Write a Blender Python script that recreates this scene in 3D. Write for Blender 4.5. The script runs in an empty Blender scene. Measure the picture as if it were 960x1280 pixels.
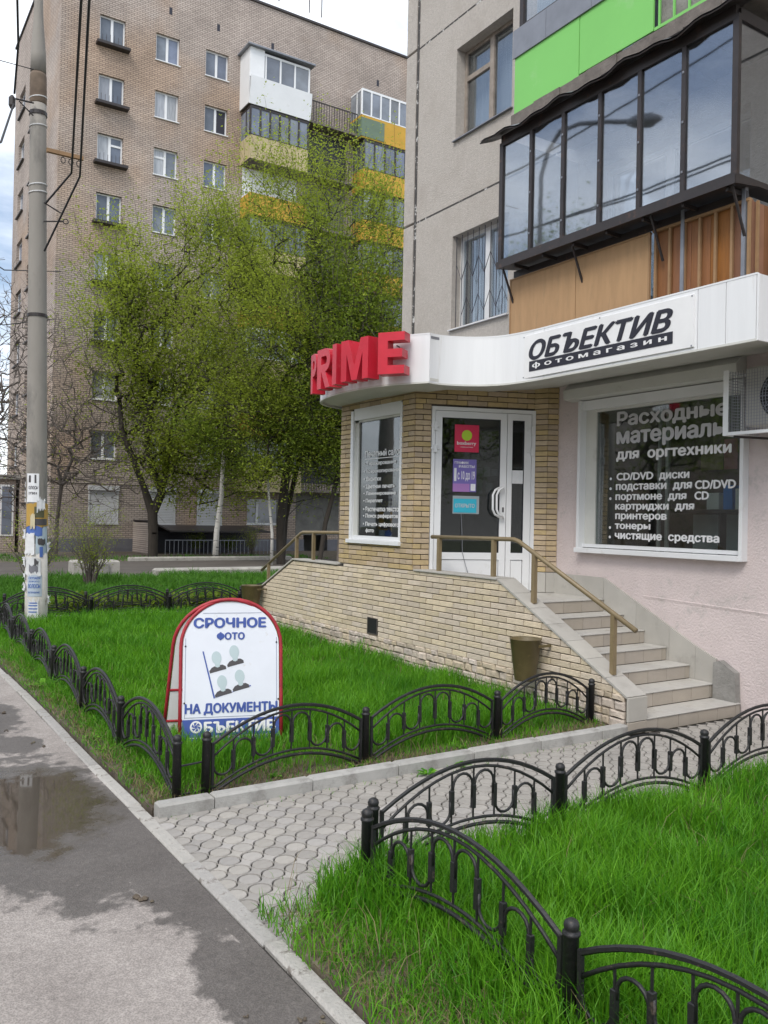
import bpy, bmesh, math, random
import numpy as np
from mathutils import Vector, Matrix
from mathutils.geometry import tessellate_polygon
R = math.radians
rnd = random.Random(11)
scene = bpy.context.scene
COL = scene.collection

# ---------------------------------------------------------------- camera
cam_d = bpy.data.cameras.new("camera"); cam = bpy.data.objects.new("camera", cam_d); COL.objects.link(cam)
yaw, pitch, roll = R(32.73), R(0.454), R(1.138)
fw = Vector((math.sin(yaw)*math.cos(pitch), math.cos(yaw)*math.cos(pitch), math.sin(pitch)))
rt = Vector((math.cos(yaw), -math.sin(yaw), 0)); up = rt.cross(fw)
rt, up = rt*math.cos(roll)+up*math.sin(roll), -rt*math.sin(roll)+up*math.cos(roll)
mt = Matrix((rt, up, -fw)).transposed().to_4x4(); mt.translation = (0, 0, 1.85)
cam.matrix_world = mt
cam_d.sensor_fit = 'VERTICAL'; cam_d.sensor_height = 36; cam_d.lens = 36*1058.2/1280
cam_d.clip_start = 0.05; cam_d.clip_end = 2000
scene.camera = cam

# ---------------------------------------------------------------- world, sun, exposure
SUN_EL, SUN_AZ = 50, 236          # azimuth clockwise from +Y
world = bpy.data.worlds.new("World"); scene.world = world; world.use_nodes = True
wn = world.node_tree; wn.nodes.clear()
def N(nt, typ, **kw):
    n = nt.nodes.new(typ)
    for k, v in kw.items():
        if k == 'inp':
            for a, b in v.items(): n.inputs[a].default_value = b
        else: setattr(n, k, v)
    return n
sky = N(wn, 'ShaderNodeTexSky', sky_type='NISHITA', sun_disc=False, sun_elevation=R(SUN_EL), sun_rotation=R(SUN_AZ), air_density=1.0, dust_density=2.0, ozone_density=1.0)
tc = N(wn, 'ShaderNodeTexCoord')
mp = N(wn, 'ShaderNodeMapping'); mp.inputs['Scale'].default_value = (1.1, 1.1, 2.6); mp.inputs['Location'].default_value = (3.2, 0.4, 0)
nz = N(wn, 'ShaderNodeTexNoise', inp={'Scale': 1.6, 'Detail': 7, 'Roughness': .58, 'Distortion': .35})
cr = N(wn, 'ShaderNodeValToRGB'); cr.color_ramp.elements[0].position = .36; cr.color_ramp.elements[1].position = .60
cr.color_ramp.elements[0].color = (.12, .12, .12, 1)
nz2 = N(wn, 'ShaderNodeTexNoise', inp={'Scale': 3.2, 'Detail': 6, 'Roughness': .6})
cc = N(wn, 'ShaderNodeValToRGB'); cc.color_ramp.elements[0].color = (6.4, 6.9, 7.6, 1); cc.color_ramp.elements[1].color = (11.5, 11.8, 12.2, 1)
cc.color_ramp.elements[0].position = .36; cc.color_ramp.elements[1].position = .62
mix = N(wn, 'ShaderNodeMix', data_type='RGBA')
bg = N(wn, 'ShaderNodeBackground', inp={'Strength': .1}); wo = N(wn, 'ShaderNodeOutputWorld')
L = wn.links.new
L(tc.outputs['Generated'], mp.inputs[0]); L(mp.outputs[0], nz.inputs['Vector']); L(mp.outputs[0], nz2.inputs['Vector'])
L(nz.outputs[0], cr.inputs[0]); L(nz2.outputs[0], cc.inputs[0])
L(cr.outputs[0], mix.inputs[0]); L(sky.outputs[0], mix.inputs[6]); L(cc.outputs[0], mix.inputs[7])
L(mix.outputs[2], bg.inputs[0]); L(bg.outputs[0], wo.inputs[0])
sd = bpy.data.lights.new("sun", 'SUN'); sd.energy = 1.1; sd.angle = R(22); sd.color = (1, .96, .9)
sun = bpy.data.objects.new("sun", sd); COL.objects.link(sun)
a, e = R(SUN_AZ), R(SUN_EL)
to_sun = Vector((math.sin(a)*math.cos(e), math.cos(a)*math.cos(e), math.sin(e)))
sun.rotation_euler = to_sun.to_track_quat('Z', 'Y').to_euler(); sun.location = (-8, -8, 20)
scene.view_settings.view_transform = 'Standard'; scene.view_settings.look = 'None'
scene.view_settings.gamma = 1; scene.view_settings.exposure = 0.86; scene.view_settings.use_curve_mapping = False
scene.render.engine = 'CYCLES'
scene.cycles.max_bounces = 6; scene.cycles.diffuse_bounces = 3; scene.cycles.glossy_bounces = 3
scene.cycles.transparent_max_bounces = 10; scene.cycles.transmission_bounces = 2
scene.cycles.use_denoising = True

# ---------------------------------------------------------------- materials
def mat(name, col, rough=.8, var=.25, vscale=3., col2=None, metal=0., bump=0., bscale=60., rand=0., spec=.5, grunge=None, coord='Object', stretch=None):
    """procedural principled material: colour mixed by noise, optional per-object random value, fine bump"""
    m = bpy.data.materials.new(name); m.use_nodes = True; nt = m.node_tree; b = nt.nodes['Principled BSDF']; l = nt.links.new
    b.inputs['Roughness'].default_value = rough; b.inputs['Metallic'].default_value = metal; b.inputs['Specular IOR Level'].default_value = spec
    t = N(nt, 'ShaderNodeTexCoord'); src = t.outputs[coord]
    if stretch:
        mm = N(nt, 'ShaderNodeMapping'); mm.inputs['Scale'].default_value = stretch; l(src, mm.inputs[0]); src = mm.outputs[0]
    n1 = N(nt, 'ShaderNodeTexNoise', inp={'Scale': vscale, 'Detail': 6, 'Roughness': .62}); l(src, n1.inputs['Vector'])
    c2 = col2 or tuple(c*(1-var) for c in col)
    cr = N(nt, 'ShaderNodeValToRGB'); cr.color_ramp.elements[0].position = .32; cr.color_ramp.elements[1].position = .68
    cr.color_ramp.elements[0].color = (*c2, 1); cr.color_ramp.elements[1].color = (*col, 1); l(n1.outputs[0], cr.inputs[0]); out = cr.outputs[0]
    if rand:
        oi = N(nt, 'ShaderNodeObjectInfo'); ad = N(nt, 'ShaderNodeMath', operation='ADD'); ad.use_clamp = False
        mr = N(nt, 'ShaderNodeMapRange', inp={3: 1-rand, 4: 1+rand}); l(oi.outputs['Random'], mr.inputs[0])
        mh = N(nt, 'ShaderNodeMath', operation='MULTIPLY', inp={1: 7.13}); l(oi.outputs['Random'], mh.inputs[0])
        fr = N(nt, 'ShaderNodeMath', operation='FRACT'); l(mh.outputs[0], fr.inputs[0])
        hm = N(nt, 'ShaderNodeMapRange', inp={3: .5-rand*.05, 4: .5+rand*.05}); l(fr.outputs[0], hm.inputs[0])
        sm = N(nt, 'ShaderNodeMapRange', inp={3: 1-rand*1.2, 4: 1+rand*1.2}); l(fr.outputs[0], sm.inputs[0])
        hs = N(nt, 'ShaderNodeHueSaturation'); l(out, hs.inputs['Color']); l(mr.outputs[0], hs.inputs['Value']); l(hm.outputs[0], hs.inputs['Hue']); l(sm.outputs[0], hs.inputs['Saturation']); out = hs.outputs[0]
    if grunge:                              # (colour, scale, threshold, softness)
        gc, gs, gt, gw = grunge
        n3 = N(nt, 'ShaderNodeTexNoise', inp={'Scale': gs, 'Detail': 8, 'Roughness': .7}); l(src, n3.inputs['Vector'])
        g = N(nt, 'ShaderNodeMapRange', inp={1: gt, 2: gt+gw}); l(n3.outputs[0], g.inputs[0])
        mx = N(nt, 'ShaderNodeMix', data_type='RGBA'); l(g.outputs[0], mx.inputs[0]); l(out, mx.inputs[6]); mx.inputs[7].default_value = (*gc, 1); out = mx.outputs[2]
    l(out, b.inputs['Base Color'])
    if bump:
        n2 = N(nt, 'ShaderNodeTexNoise', inp={'Scale': bscale, 'Detail': 5, 'Roughness': .6}); l(t.outputs[coord], n2.inputs['Vector'])
        bp = N(nt, 'ShaderNodeBump', inp={'Strength': bump, 'Distance': .01}); l(n2.outputs[0], bp.inputs['Height']); l(bp.outputs[0], b.inputs['Normal'])
    return m
def glass(name, tint=(.6, .65, .66), refl=.22, base=.04, rough=.02):
    m = bpy.data.materials.new(name); m.use_nodes = True; nt = m.node_tree; nt.nodes.clear(); l = nt.links.new
    tr = N(nt, 'ShaderNodeBsdfTransparent', inp={'Color': (*tint, 1)}); g = N(nt, 'ShaderNodeBsdfGlossy', inp={'Color': (.95, .97, 1, 1), 'Roughness': rough})
    lw = N(nt, 'ShaderNodeLayerWeight', inp={'Blend': .35}); mr = N(nt, 'ShaderNodeMapRange', inp={1: 0, 2: 1, 3: refl*.6+base, 4: min(1, refl*2.2+base)})
    tcn = N(nt, 'ShaderNodeTexCoord'); n2 = N(nt, 'ShaderNodeTexNoise', inp={'Scale': 1.1, 'Detail': 2}); l(tcn.outputs['Object'], n2.inputs['Vector'])
    bp = N(nt, 'ShaderNodeBump', inp={'Strength': .06, 'Distance': .02}); l(n2.outputs[0], bp.inputs['Height']); l(bp.outputs[0], g.inputs['Normal'])
    mx = N(nt, 'ShaderNodeMixShader'); o = N(nt, 'ShaderNodeOutputMaterial')
    l(lw.outputs['Fresnel'], mr.inputs[0]); l(mr.outputs[0], mx.inputs[0]); l(tr.outputs[0], mx.inputs[1]); l(g.outputs[0], mx.inputs[2]); l(mx.outputs[0], o.inputs[0])
    return m
def leafmat(name, c1, c2, trans=.35, attr='tint', rough=.6):
    m = bpy.data.materials.new(name); m.use_nodes = True; nt = m.node_tree; b = nt.nodes['Principled BSDF']; l = nt.links.new
    at = N(nt, 'ShaderNodeAttribute', attribute_name=attr); mx = N(nt, 'ShaderNodeMix', data_type='RGBA')
    mx.inputs[6].default_value = (*c1, 1); mx.inputs[7].default_value = (*c2, 1); l(at.outputs['Fac'], mx.inputs[0]); l(mx.outputs[2], b.inputs['Base Color'])
    b.inputs['Roughness'].default_value = rough; b.inputs['Specular IOR Level'].default_value = .3
    tl = N(nt, 'ShaderNodeBsdfTranslucent'); l(mx.outputs[2], tl.inputs[0]); ms = N(nt, 'ShaderNodeMixShader', inp={0: trans})
    o = nt.nodes['Material Output']; l(b.outputs[0], ms.inputs[1]); l(tl.outputs[0], ms.inputs[2]); l(ms.outputs[0], o.inputs[0])
    return m
def flat(name, col, rough=.7, **k): return mat(name, col, rough, var=.08, **k)

# ---------------------------------------------------------------- mesh building
class MB:
    def __init__(s): s.v = []; s.f = []
    def add(s, vs, fs):
        o = len(s.v); s.v += [tuple(v) for v in vs]; s.f += [tuple(i+o for i in f) for f in fs]; return s
    def box(s, x0, x1, y0, y1, z0, z1):
        x0, x1 = min(x0, x1), max(x0, x1); y0, y1 = min(y0, y1), max(y0, y1); z0, z1 = min(z0, z1), max(z0, z1)
        return s.add([(x0,y0,z0),(x1,y0,z0),(x1,y1,z0),(x0,y1,z0),(x0,y0,z1),(x1,y0,z1),(x1,y1,z1),(x0,y1,z1)],
            [(0,3,2,1),(4,5,6,7),(0,1,5,4),(1,2,6,5),(2,3,7,6),(3,0,4,7)])
    def bbox(s, x0, x1, y0, y1, z0, z1, b=.004):      # box with chamfered long edges (all 12 via inset rings)
        x0, x1 = min(x0, x1), max(x0, x1); y0, y1 = min(y0, y1), max(y0, y1); z0, z1 = min(z0, z1), max(z0, z1)
        b = min(b, (x1-x0)*.4, (y1-y0)*.4, (z1-z0)*.4)
        def ring(z, d): return [(x0+d,y0+d,z),(x1-d,y0+d,z),(x1-d,y1-d,z),(x0+d,y1-d,z)]
        vs = ring(z0, b)+ring(z0+b, 0)+ring(z1-b, 0)+ring(z1, b)
        fs = [(3,2,1,0),(12,13,14,15)]
        for k in range(3):
            for i in range(4): fs.append((k*4+i, k*4+(i+1) % 4, k*4+4+(i+1) % 4, k*4+4+i))
        return s.add(vs, fs)
    def prism(s, poly, ax, a0, a1):     # poly 2D extruded along axis ax; poly coords are the other two axes in order
        n = len(poly)
        def p(q, a): return (a, *q) if ax == 'x' else ((q[0], a, q[1]) if ax == 'y' else (*q, a))
        area = sum(poly[i][0]*poly[(i+1) % n][1]-poly[(i+1) % n][0]*poly[i][1] for i in range(n))
        if (area < 0) ^ (ax == 'y'): poly = poly[::-1]
        if a0 > a1: a0, a1 = a1, a0
        return s.add([p(q, a0) for q in poly]+[p(q, a1) for q in poly],
            [tuple(range(n))[::-1], tuple(range(n, 2*n))]+[(i, (i+1) % n, n+(i+1) % n, n+i) for i in range(n)])
    def tube(s, pts, r, seg=8, cap=True, closed=False, flatten=None):
        pts = [Vector(p) for p in pts]; n = len(pts); rs = r if isinstance(r, (list, tuple)) else [r]*n
        up = Vector((0, 0, 1)); o = len(s.v); prev = None
        for i, p in enumerate(pts):
            if closed: d = pts[(i+1) % n]-pts[i-1]
            else: d = pts[min(i+1, n-1)]-pts[max(i-1, 0)]
            d.normalize()
            if prev is None: u = d.cross(up) if abs(d.z) < .95 else d.cross(Vector((1, 0, 0)))
            else: u = prev-d*prev.dot(d)
            u.normalize(); prev = u; w = d.cross(u)
            for k in range(seg):
                t = 2*math.pi*(k+.5)/seg; s.v.append(tuple(p+(u*math.cos(t)+w*math.sin(t))*rs[i]))
        m = n if closed else n-1
        for i in range(m):
            for k in range(seg):
                a_, b_ = o+i*seg, o+((i+1) % n)*seg
                s.f.append((a_+k, a_+(k+1) % seg, b_+(k+1) % seg, b_+k))
        if cap and not closed:
            s.f.append(tuple(o+k for k in range(seg))[::-1]); s.f.append(tuple(o+(n-1)*seg+k for k in range(seg)))
        return s
    def lathe(s, prof, c=(0, 0), seg=14):     # prof: (radius, z)
        o = len(s.v); n = len(prof)
        for r_, z in prof:
            for k in range(seg):
                t = 2*math.pi*k/seg; s.v.append((c[0]+r_*math.cos(t), c[1]+r_*math.sin(t), z))
        for i in range(n-1):
            for k in range(seg): s.f.append((o+i*seg+k, o+i*seg+(k+1) % seg, o+(i+1)*seg+(k+1) % seg, o+(i+1)*seg+k))
        s.f.append(tuple(o+k for k in range(seg))[::-1]); s.f.append(tuple(o+(n-1)*seg+k for k in range(seg)))
        return s
    def xf(s, M_, start=0):
        for i in range(start, len(s.v)): s.v[i] = tuple(M_ @ Vector(s.v[i]))
        return s
    def mesh(s, name='mesh'):
        me = bpy.data.meshes.new(name); me.from_pydata(s.v, [], s.f); me.validate(); me.update(); return me
def clip(poly, a, b, c):     # keep a*x+b*y<=c
    out = []; n = len(poly)
    for i in range(n):
        p, q = poly[i], poly[(i+1) % n]; dp, dq = a*p[0]+b*p[1]-c, a*q[0]+b*q[1]-c
        if dp <= 0: out.append(p)
        if dp*dq < 0:
            t = dp/(dp-dq); out.append((p[0]+t*(q[0]-p[0]), p[1]+t*(q[1]-p[1])))
    return out
WM = {}
def thing(name, label, cat, loc=(0, 0, 0), group=None):
    o = bpy.data.objects.new(name, None); o.empty_display_size = .2; COL.objects.link(o); o.location = loc
    WM[o.name] = Matrix.Translation(loc); return tag(o, label, cat, group)
def tag(o, label=None, cat=None, group=None, kind=None):
    if label: o['label'] = label
    if cat: o['category'] = cat
    if group: o['group'] = group
    if kind: o['kind'] = kind
    return o
def obj(name, mb, m, parent=None, loc=(0, 0, 0), rz=0, rot=None, local=False, smooth=False, label=None, kind=None, wm=None):
    """one mesh object; coordinates are world metres unless local=True (then relative to the parent)"""
    me = mb.mesh(name) if isinstance(mb, MB) else mb
    o = bpy.data.objects.new(name, me); COL.objects.link(o)
    if m and not me.materials: me.materials.append(m)
    if smooth and len(me.polygons): me.polygons.foreach_set('use_smooth', [True]*len(me.polygons))
    Rm = Matrix.Rotation(rz, 4, 'Z') if rot is None else rot.to_4x4()
    Mo = wm if wm is not None else Matrix.Translation(loc) @ Rm
    if parent is not None:
        o.parent = parent
        P = WM[parent.name]
        if local: WM[o.name] = P @ Mo
        else: o.matrix_parent_inverse = P.inverted(); WM[o.name] = Mo
    else: WM[o.name] = Mo
    o.location, q, sc = Mo.decompose(); o.rotation_euler = q.to_euler(); o.scale = sc
    tag(o, label, kind=kind)
    return o
def struct(name, mb, m, parent=None, **k): return obj(name, mb, m, parent, kind='structure', **k)
def npmesh(name, V, F, tint=None):
    """V (n,3); F list of (m,k) int arrays"""
    me = bpy.data.meshes.new(name); V = np.asarray(V, np.float32)
    me.vertices.add(len(V)); me.vertices.foreach_set('co', V.ravel())
    nl = sum(f.size for f in F); npoly = sum(len(f) for f in F)
    me.loops.add(nl); me.loops.foreach_set('vertex_index', np.concatenate([f.ravel() for f in F]).astype(np.int32))
    me.polygons.add(npoly); tot = np.concatenate([np.full(len(f), f.shape[1]) for f in F]); st = np.concatenate([[0], np.cumsum(tot)[:-1]])
    me.polygons.foreach_set('loop_start', st.astype(np.int32)); me.polygons.foreach_set('loop_total', tot.astype(np.int32))
    me.update(calc_edges=True)
    if tint is not None:
        at = me.attributes.new('tint', 'FLOAT', 'POINT'); at.data.foreach_set('value', np.asarray(tint, np.float32))
    return me
_tc = {}
def textmesh(s, bold=0., shear=0., depth=0., res=3, space=1.):
    """flat text; weight is added by stacking slightly shifted copies 0.15 mm apart"""
    k = (s, bold, shear, res, space)
    if k in _tc: return _tc[k]
    cu = bpy.data.curves.new('txt', 'FONT'); cu.body = s; cu.size = 1; cu.shear = shear; cu.resolution_u = res; cu.space_character = space
    cu.dimensions = '2D'; cu.fill_mode = 'NONE'
    o = bpy.data.objects.new('txt', cu); COL.objects.link(o); bpy.context.view_layer.update()
    me = bpy.data.meshes.new_from_object(o.evaluated_get(bpy.context.evaluated_depsgraph_get()))
    bpy.data.objects.remove(o); bpy.data.curves.remove(cu)
    co = [tuple(v.co) for v in me.vertices]; nb = {}
    for e_ in me.edges: x_, y_ = e_.vertices; nb.setdefault(x_, []).append(y_); nb.setdefault(y_, []).append(x_)
    bpy.data.meshes.remove(me)
    loops, seen = [], set()
    for st in range(len(co)):           # vertices come contour by contour, in contour order
        if st in seen or st not in nb: continue
        lp, cur, prev = [st], st, None; seen.add(st)
        nxt = st+1 if st+1 in nb[st] else nb[st][0]
        while nxt not in seen:
            lp.append(nxt); seen.add(nxt); cand = [q for q in nb[nxt] if q not in seen]
            if not cand: break
            cur, nxt = nxt, cand[0]
        if len(lp) > 2: loops.append([co[i] for i in lp])
    def area(p): return sum(p[i-1][0]*p[i][1]-p[i][0]*p[i-1][1] for i in range(len(p)))/2
    def inside(q, p):
        c_ = False
        for i in range(len(p)):
            (x0, y0, _), (x1, y1, _) = p[i-1], p[i]
            if (y0 > q[1]) != (y1 > q[1]) and q[0] < (x1-x0)*(q[1]-y0)/(y1-y0)+x0: c_ = not c_
        return c_
    def is_hole(p): return any(q is not p and area(q)*area(p) < 0 and abs(area(q)) > abs(area(p)) and inside(p[0], q) and inside(p[len(p)//2], q) for q in loops)
    hol = [p for p in loops if is_hole(p)]; outs = [p for p in loops if not any(p is h for h in hol)]; V0, F = [], []
    for oi, p in enumerate(outs):
        hs_ = [h for h in hol if inside(h[0], p) and inside(h[len(h)//2], p)]; grp = [p]+hs_; flatv = [Vector(q) for g_ in grp for q in g_]
        for ti, t_ in enumerate(tessellate_polygon([[Vector(q) for q in g_] for g_ in grp])):
            off = len(V0); V0 += [(flatv[i].x, flatv[i].y, (oi % 3)*.00012+(ti % 7)*.00002) for i in t_]; F.append((off, off+1, off+2))
    v = np.array(V0, np.float32); VV, FF = [], []
    sh = [(0, 0)] if bold <= 0 else [(-bold, 0), (bold, 0), (0, bold*.7), (0, -bold*.7), (0, 0)]
    for i, (dx, dy) in enumerate(sh):
        w = v.copy(); w[:, 0] += dx; w[:, 1] += dy; w[:, 2] += i*.0004; VV.append(w); FF += [tuple(q+i*len(v) for q in f) for f in F]
    _tc[k] = (np.concatenate(VV), FF); return _tc[k]
def text(name, s, m, org, xdir, w, h, parent, updir=(0, 0, 1), bold=0., shear=0., depth=0., res=3, space=1., tr=(0, 0), label=None, zoff=0.):
    """text whose bounding box is w wide and h tall, lower-left at org; tr=(rotation, 0) in its own plane"""
    v, F = textmesh(s, bold, shear, depth, res, space); v = v.copy()
    lo, hi = v.min(0), v.max(0)
    v[:, 0] = (v[:, 0]-lo[0])/(hi[0]-lo[0])*w; v[:, 1] = (v[:, 1]-lo[1])/(hi[1]-lo[1])*h
    if depth: v[:, 2] = (v[:, 2]-lo[2])
    if tr[0]:
        c, s_ = math.cos(tr[0]), math.sin(tr[0]); v[:, 0], v[:, 1] = v[:, 0]*c-v[:, 1]*s_, v[:, 0]*s_+v[:, 1]*c
    X = Vector(xdir).normalized(); U = Vector(updir).normalized(); Z = X.cross(U)
    B = np.array([X, U, Z]); P = v @ B + np.array(org) + np.array(Z)*zoff
    mb = MB(); mb.v = [tuple(p) for p in P]; mb.f = F
    return obj(name, mb, m, parent, label=label)
# ================================================================ materials library
M = {}
M['soil'] = mat('soil', (.12, .095, .07), .95, var=.45, vscale=9, bump=.8, bscale=30, grunge=((.17, .15, .10), 4, .5, .12))
M['farground'] = mat('far_ground', (.10, .11, .06), .95, var=.4, vscale=.8, bump=.4, bscale=8)
M['road'] = mat('yard_road', (.105, .09, .078), .9, var=.3, vscale=.7)
M['mortar'] = mat('mortar', (.10, .088, .075), .95, var=.4, vscale=14)
M['joint'] = mat('paver_joint', (.05, .045, .04), .95, var=.4, vscale=12, bump=.6)
M['paver'] = mat('concrete_paver', (.41, .385, .355), .88, var=.22, vscale=5, rand=.15, bump=.6, bscale=140, grunge=((.25, .235, .215), 2.2, .52, .2))
M['kerb'] = mat('kerb_concrete', (.42, .41, .385), .85, var=.2, vscale=7, rand=.07, bump=.6, bscale=120, grunge=((.25, .24, .22), 5, .55, .15))
M['kerb2'] = mat('worn_kerb_concrete', (.45, .43, .40), .9, var=.25, vscale=9, rand=.12, bump=1., bscale=60, grunge=((.17, .15, .13), 9, .55, .08))
M['brick'] = mat('cream_brick', (.68, .575, .435), .85, var=.14, vscale=11, rand=.13, bump=.9, bscale=70, grunge=((.45, .38, .30), 16, .60, .1))
M['ochre'] = mat('shade_toned_brick', (.50, .385, .235), .85, var=.18, vscale=11, rand=.15, bump=.6, bscale=70)  # same bricks as the porch wall, their weaker light put into an ochre tone
M['stone'] = mat('rough_stone', (.56, .475, .385), .9, var=.26, vscale=16, rand=.22, bump=1., bscale=45)
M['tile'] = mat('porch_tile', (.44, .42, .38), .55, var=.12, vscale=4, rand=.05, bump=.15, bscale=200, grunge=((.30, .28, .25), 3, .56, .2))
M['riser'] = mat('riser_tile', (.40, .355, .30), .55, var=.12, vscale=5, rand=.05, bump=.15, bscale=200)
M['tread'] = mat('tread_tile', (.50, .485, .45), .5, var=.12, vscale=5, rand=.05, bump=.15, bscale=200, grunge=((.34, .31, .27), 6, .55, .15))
M['grout'] = mat('tile_grout', (.10, .085, .07), .9, var=.3, vscale=10)
M['cement'] = mat('patched_cement', (.30, .29, .27), .92, var=.35, vscale=6, bump=1., bscale=30)
M['pink'] = mat('pink_plaster', (.665, .575, .56), .88, var=.13, vscale=1.6, bump=1.3, bscale=42, grunge=((.53, .475, .455), 5, .57, .10))
M['white'] = mat('white_plastic', (.76, .77, .78), .35, var=.06, vscale=2, grunge=((.6, .6, .58), 4, .6, .2))
M['offwhite'] = mat('aged_white_metal', (.62, .62, .58), .45, var=.10, vscale=2.5, grunge=((.42, .41, .36), 3, .58, .2))
M['fascia'] = mat('white_fascia_panel', (.78, .79, .80), .4, var=.07, vscale=1.2, grunge=((.50, .47, .42), 1.3, .57, .3), stretch=(7, 7, .55))
M['soffit'] = mat('soffit_panel', (.62, .61, .57), .55, var=.12, vscale=1.5)
M['red'] = mat('red_sign_plastic', (.60, .022, .045), .38, var=.22, vscale=3, grunge=((.62, .10, .12), 5, .60, .2))
M['redpaint'] = mat('red_tube_paint', (.40, .022, .035), .5, var=.3, vscale=14, grunge=((.42, .2, .18), 22, .62, .06))
M['black'] = mat('black_enamel', (.014, .014, .015), .5, var=.3, vscale=8, bump=.35, bscale=60, grunge=((.075, .055, .042), 18, .60, .07))
M['dark'] = mat('dark_steel', (.035, .028, .028), .5, var=.3, vscale=6, grunge=((.09, .05, .035), 9, .58, .1))
M['brown'] = mat('brown_painted_rail', (.23, .175, .095), .42, var=.18, vscale=12)
M['bronze'] = mat('bronze_bucket_paint', (.13, .10, .045), .42, var=.3, vscale=7, grunge=((.22, .17, .08), 6, .55, .15))
M['ink'] = flat('dark_ink', (.02, .02, .032), .5)
M['vinyl'] = flat('white_vinyl', (.80, .80, .80), .6)
M['vinyl2'] = flat('grey_white_vinyl', (.52, .52, .54), .6)
M['blue'] = mat('blue_print', (.055, .10, .36), .5, var=.12, vscale=10)
M['signboard'] = mat('signboard_print', (.74, .77, .83), .4, var=.06, vscale=3, grunge=((.6, .58, .55), 7, .63, .1))
M['slate'] = flat('slate_print', (.075, .07, .075), .6)
M['head'] = flat('pale_teal_print', (.48, .58, .60), .5)
M['glass'] = glass('window_glass', refl=.11, base=.03, tint=(.80, .83, .85))
M['sglass'] = glass('shop_window_glass', refl=.09, base=.03, tint=(.76, .80, .79))
M['glassd'] = glass('dark_window_glass', tint=(.5, .53, .53), refl=.11, base=.02)
M['bglass'] = glass('balcony_glass', tint=(.84, .87, .90), refl=.12, base=.06, rough=.03)
M['fglass'] = mat('far_window_glass', (.20, .23, .28), .12, var=.45, vscale=1.1, spec=.8, rand=.3)
M['fglass2'] = mat('far_curtained_window', (.42, .44, .47), .2, var=.35, vscale=2.5, spec=.8, rand=.3, stretch=(6, 1, .6))
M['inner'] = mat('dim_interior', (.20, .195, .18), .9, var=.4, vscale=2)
M['curtain'] = mat('net_curtain', (.62, .66, .70), .8, var=.22, vscale=5, stretch=(9, 9, .4))
M['concrete'] = mat('panel_concrete', (.51, .47, .425), .92, var=.20, vscale=26, bump=1.4, bscale=60, grunge=((.40, .36, .32), 2.2, .48, .25))
M['seam'] = mat('seam_mastic', (.09, .085, .08), .8, var=.5, vscale=9, grunge=((.55, .54, .52), 9, .56, .03))
M['pole'] = mat('spun_concrete_pole', (.31, .29, .26), .9, var=.14, vscale=3, bump=.5, bscale=70, stretch=(1, 1, .3), grunge=((.19, .18, .165), 2, .56, .12))
M['whitewash'] = mat('whitewash', (.60, .575, .53), .9, var=.15, vscale=8, bump=.6, bscale=60, grunge=((.33, .28, .22), 7, .60, .06))
M['paper'] = mat('torn_paper', (.72, .73, .75), .8, var=.12, vscale=20, rand=.08)
M['bluepaper'] = flat('blue_flyer', (.09, .17, .48), .8)
M['ochrepaper'] = flat('ochre_flyer', (.48, .30, .07), .8)
M['plywood'] = mat('weathered_plywood', (.43, .265, .135), .8, var=.16, vscale=2, stretch=(1, 6, 1), grunge=((.30, .20, .11), 2.5, .56, .2))
M['varnish'] = mat('varnished_boards', (.27, .115, .045), .6, var=.3, vscale=3, stretch=(1, 9, 1), rand=.15)
M['batten'] = mat('wood_batten', (.33, .20, .10), .7, var=.2, vscale=8)
M['green'] = mat('bright_green_panel', (.205, .56, .13), .55, var=.06, vscale=1.5, grunge=((.28, .55, .22), 3, .6, .2))
M['galv'] = mat('galvanised_sheet', (.26, .275, .31), .5, var=.22, vscale=4, metal=.3)
M['slab'] = mat('raw_slab_edge', (.20, .175, .155), .95, var=.4, vscale=7, bump=1., bscale=30)
M['wood'] = mat('old_window_wood', (.34, .29, .245), .7, var=.35, vscale=9)
M['bark'] = mat('dark_bark', (.045, .037, .030), .95, var=.4, vscale=9, bump=1., bscale=30, stretch=(1, 1, .3))
M['twig'] = mat('grey_twig', (.16, .135, .12), .9, var=.3, vscale=5)
M['birch'] = mat('birch_bark', (.60, .58, .54), .8, var=.1, vscale=5, stretch=(.6, .6, 3), grunge=((.03, .03, .03), 3.5, .57, .05))
M['wire'] = flat('black_cable', (.012, .012, .015), .6)
M['yellow'] = mat('ochre_yellow_panel', (.56, .33, .04), .7, var=.15, vscale=2)
M['cream'] = mat('cream_panel', (.50, .42, .24), .8, var=.2, vscale=2)
M['gpaint'] = mat('faded_green_panel', (.14, .20, .14), .7, var=.2, vscale=2)
M['shutter'] = mat('roller_shutter', (.58, .585, .60), .5, var=.06, vscale=2)
M['plinth'] = mat('grey_plinth', (.17, .17, .19), .9, var=.2, vscale=2)
M['block'] = mat('concrete_block', (.42, .40, .36), .95, var=.3, vscale=4, bump=1., bscale=15, grunge=((.18, .16, .13), 3, .56, .1))

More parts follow.
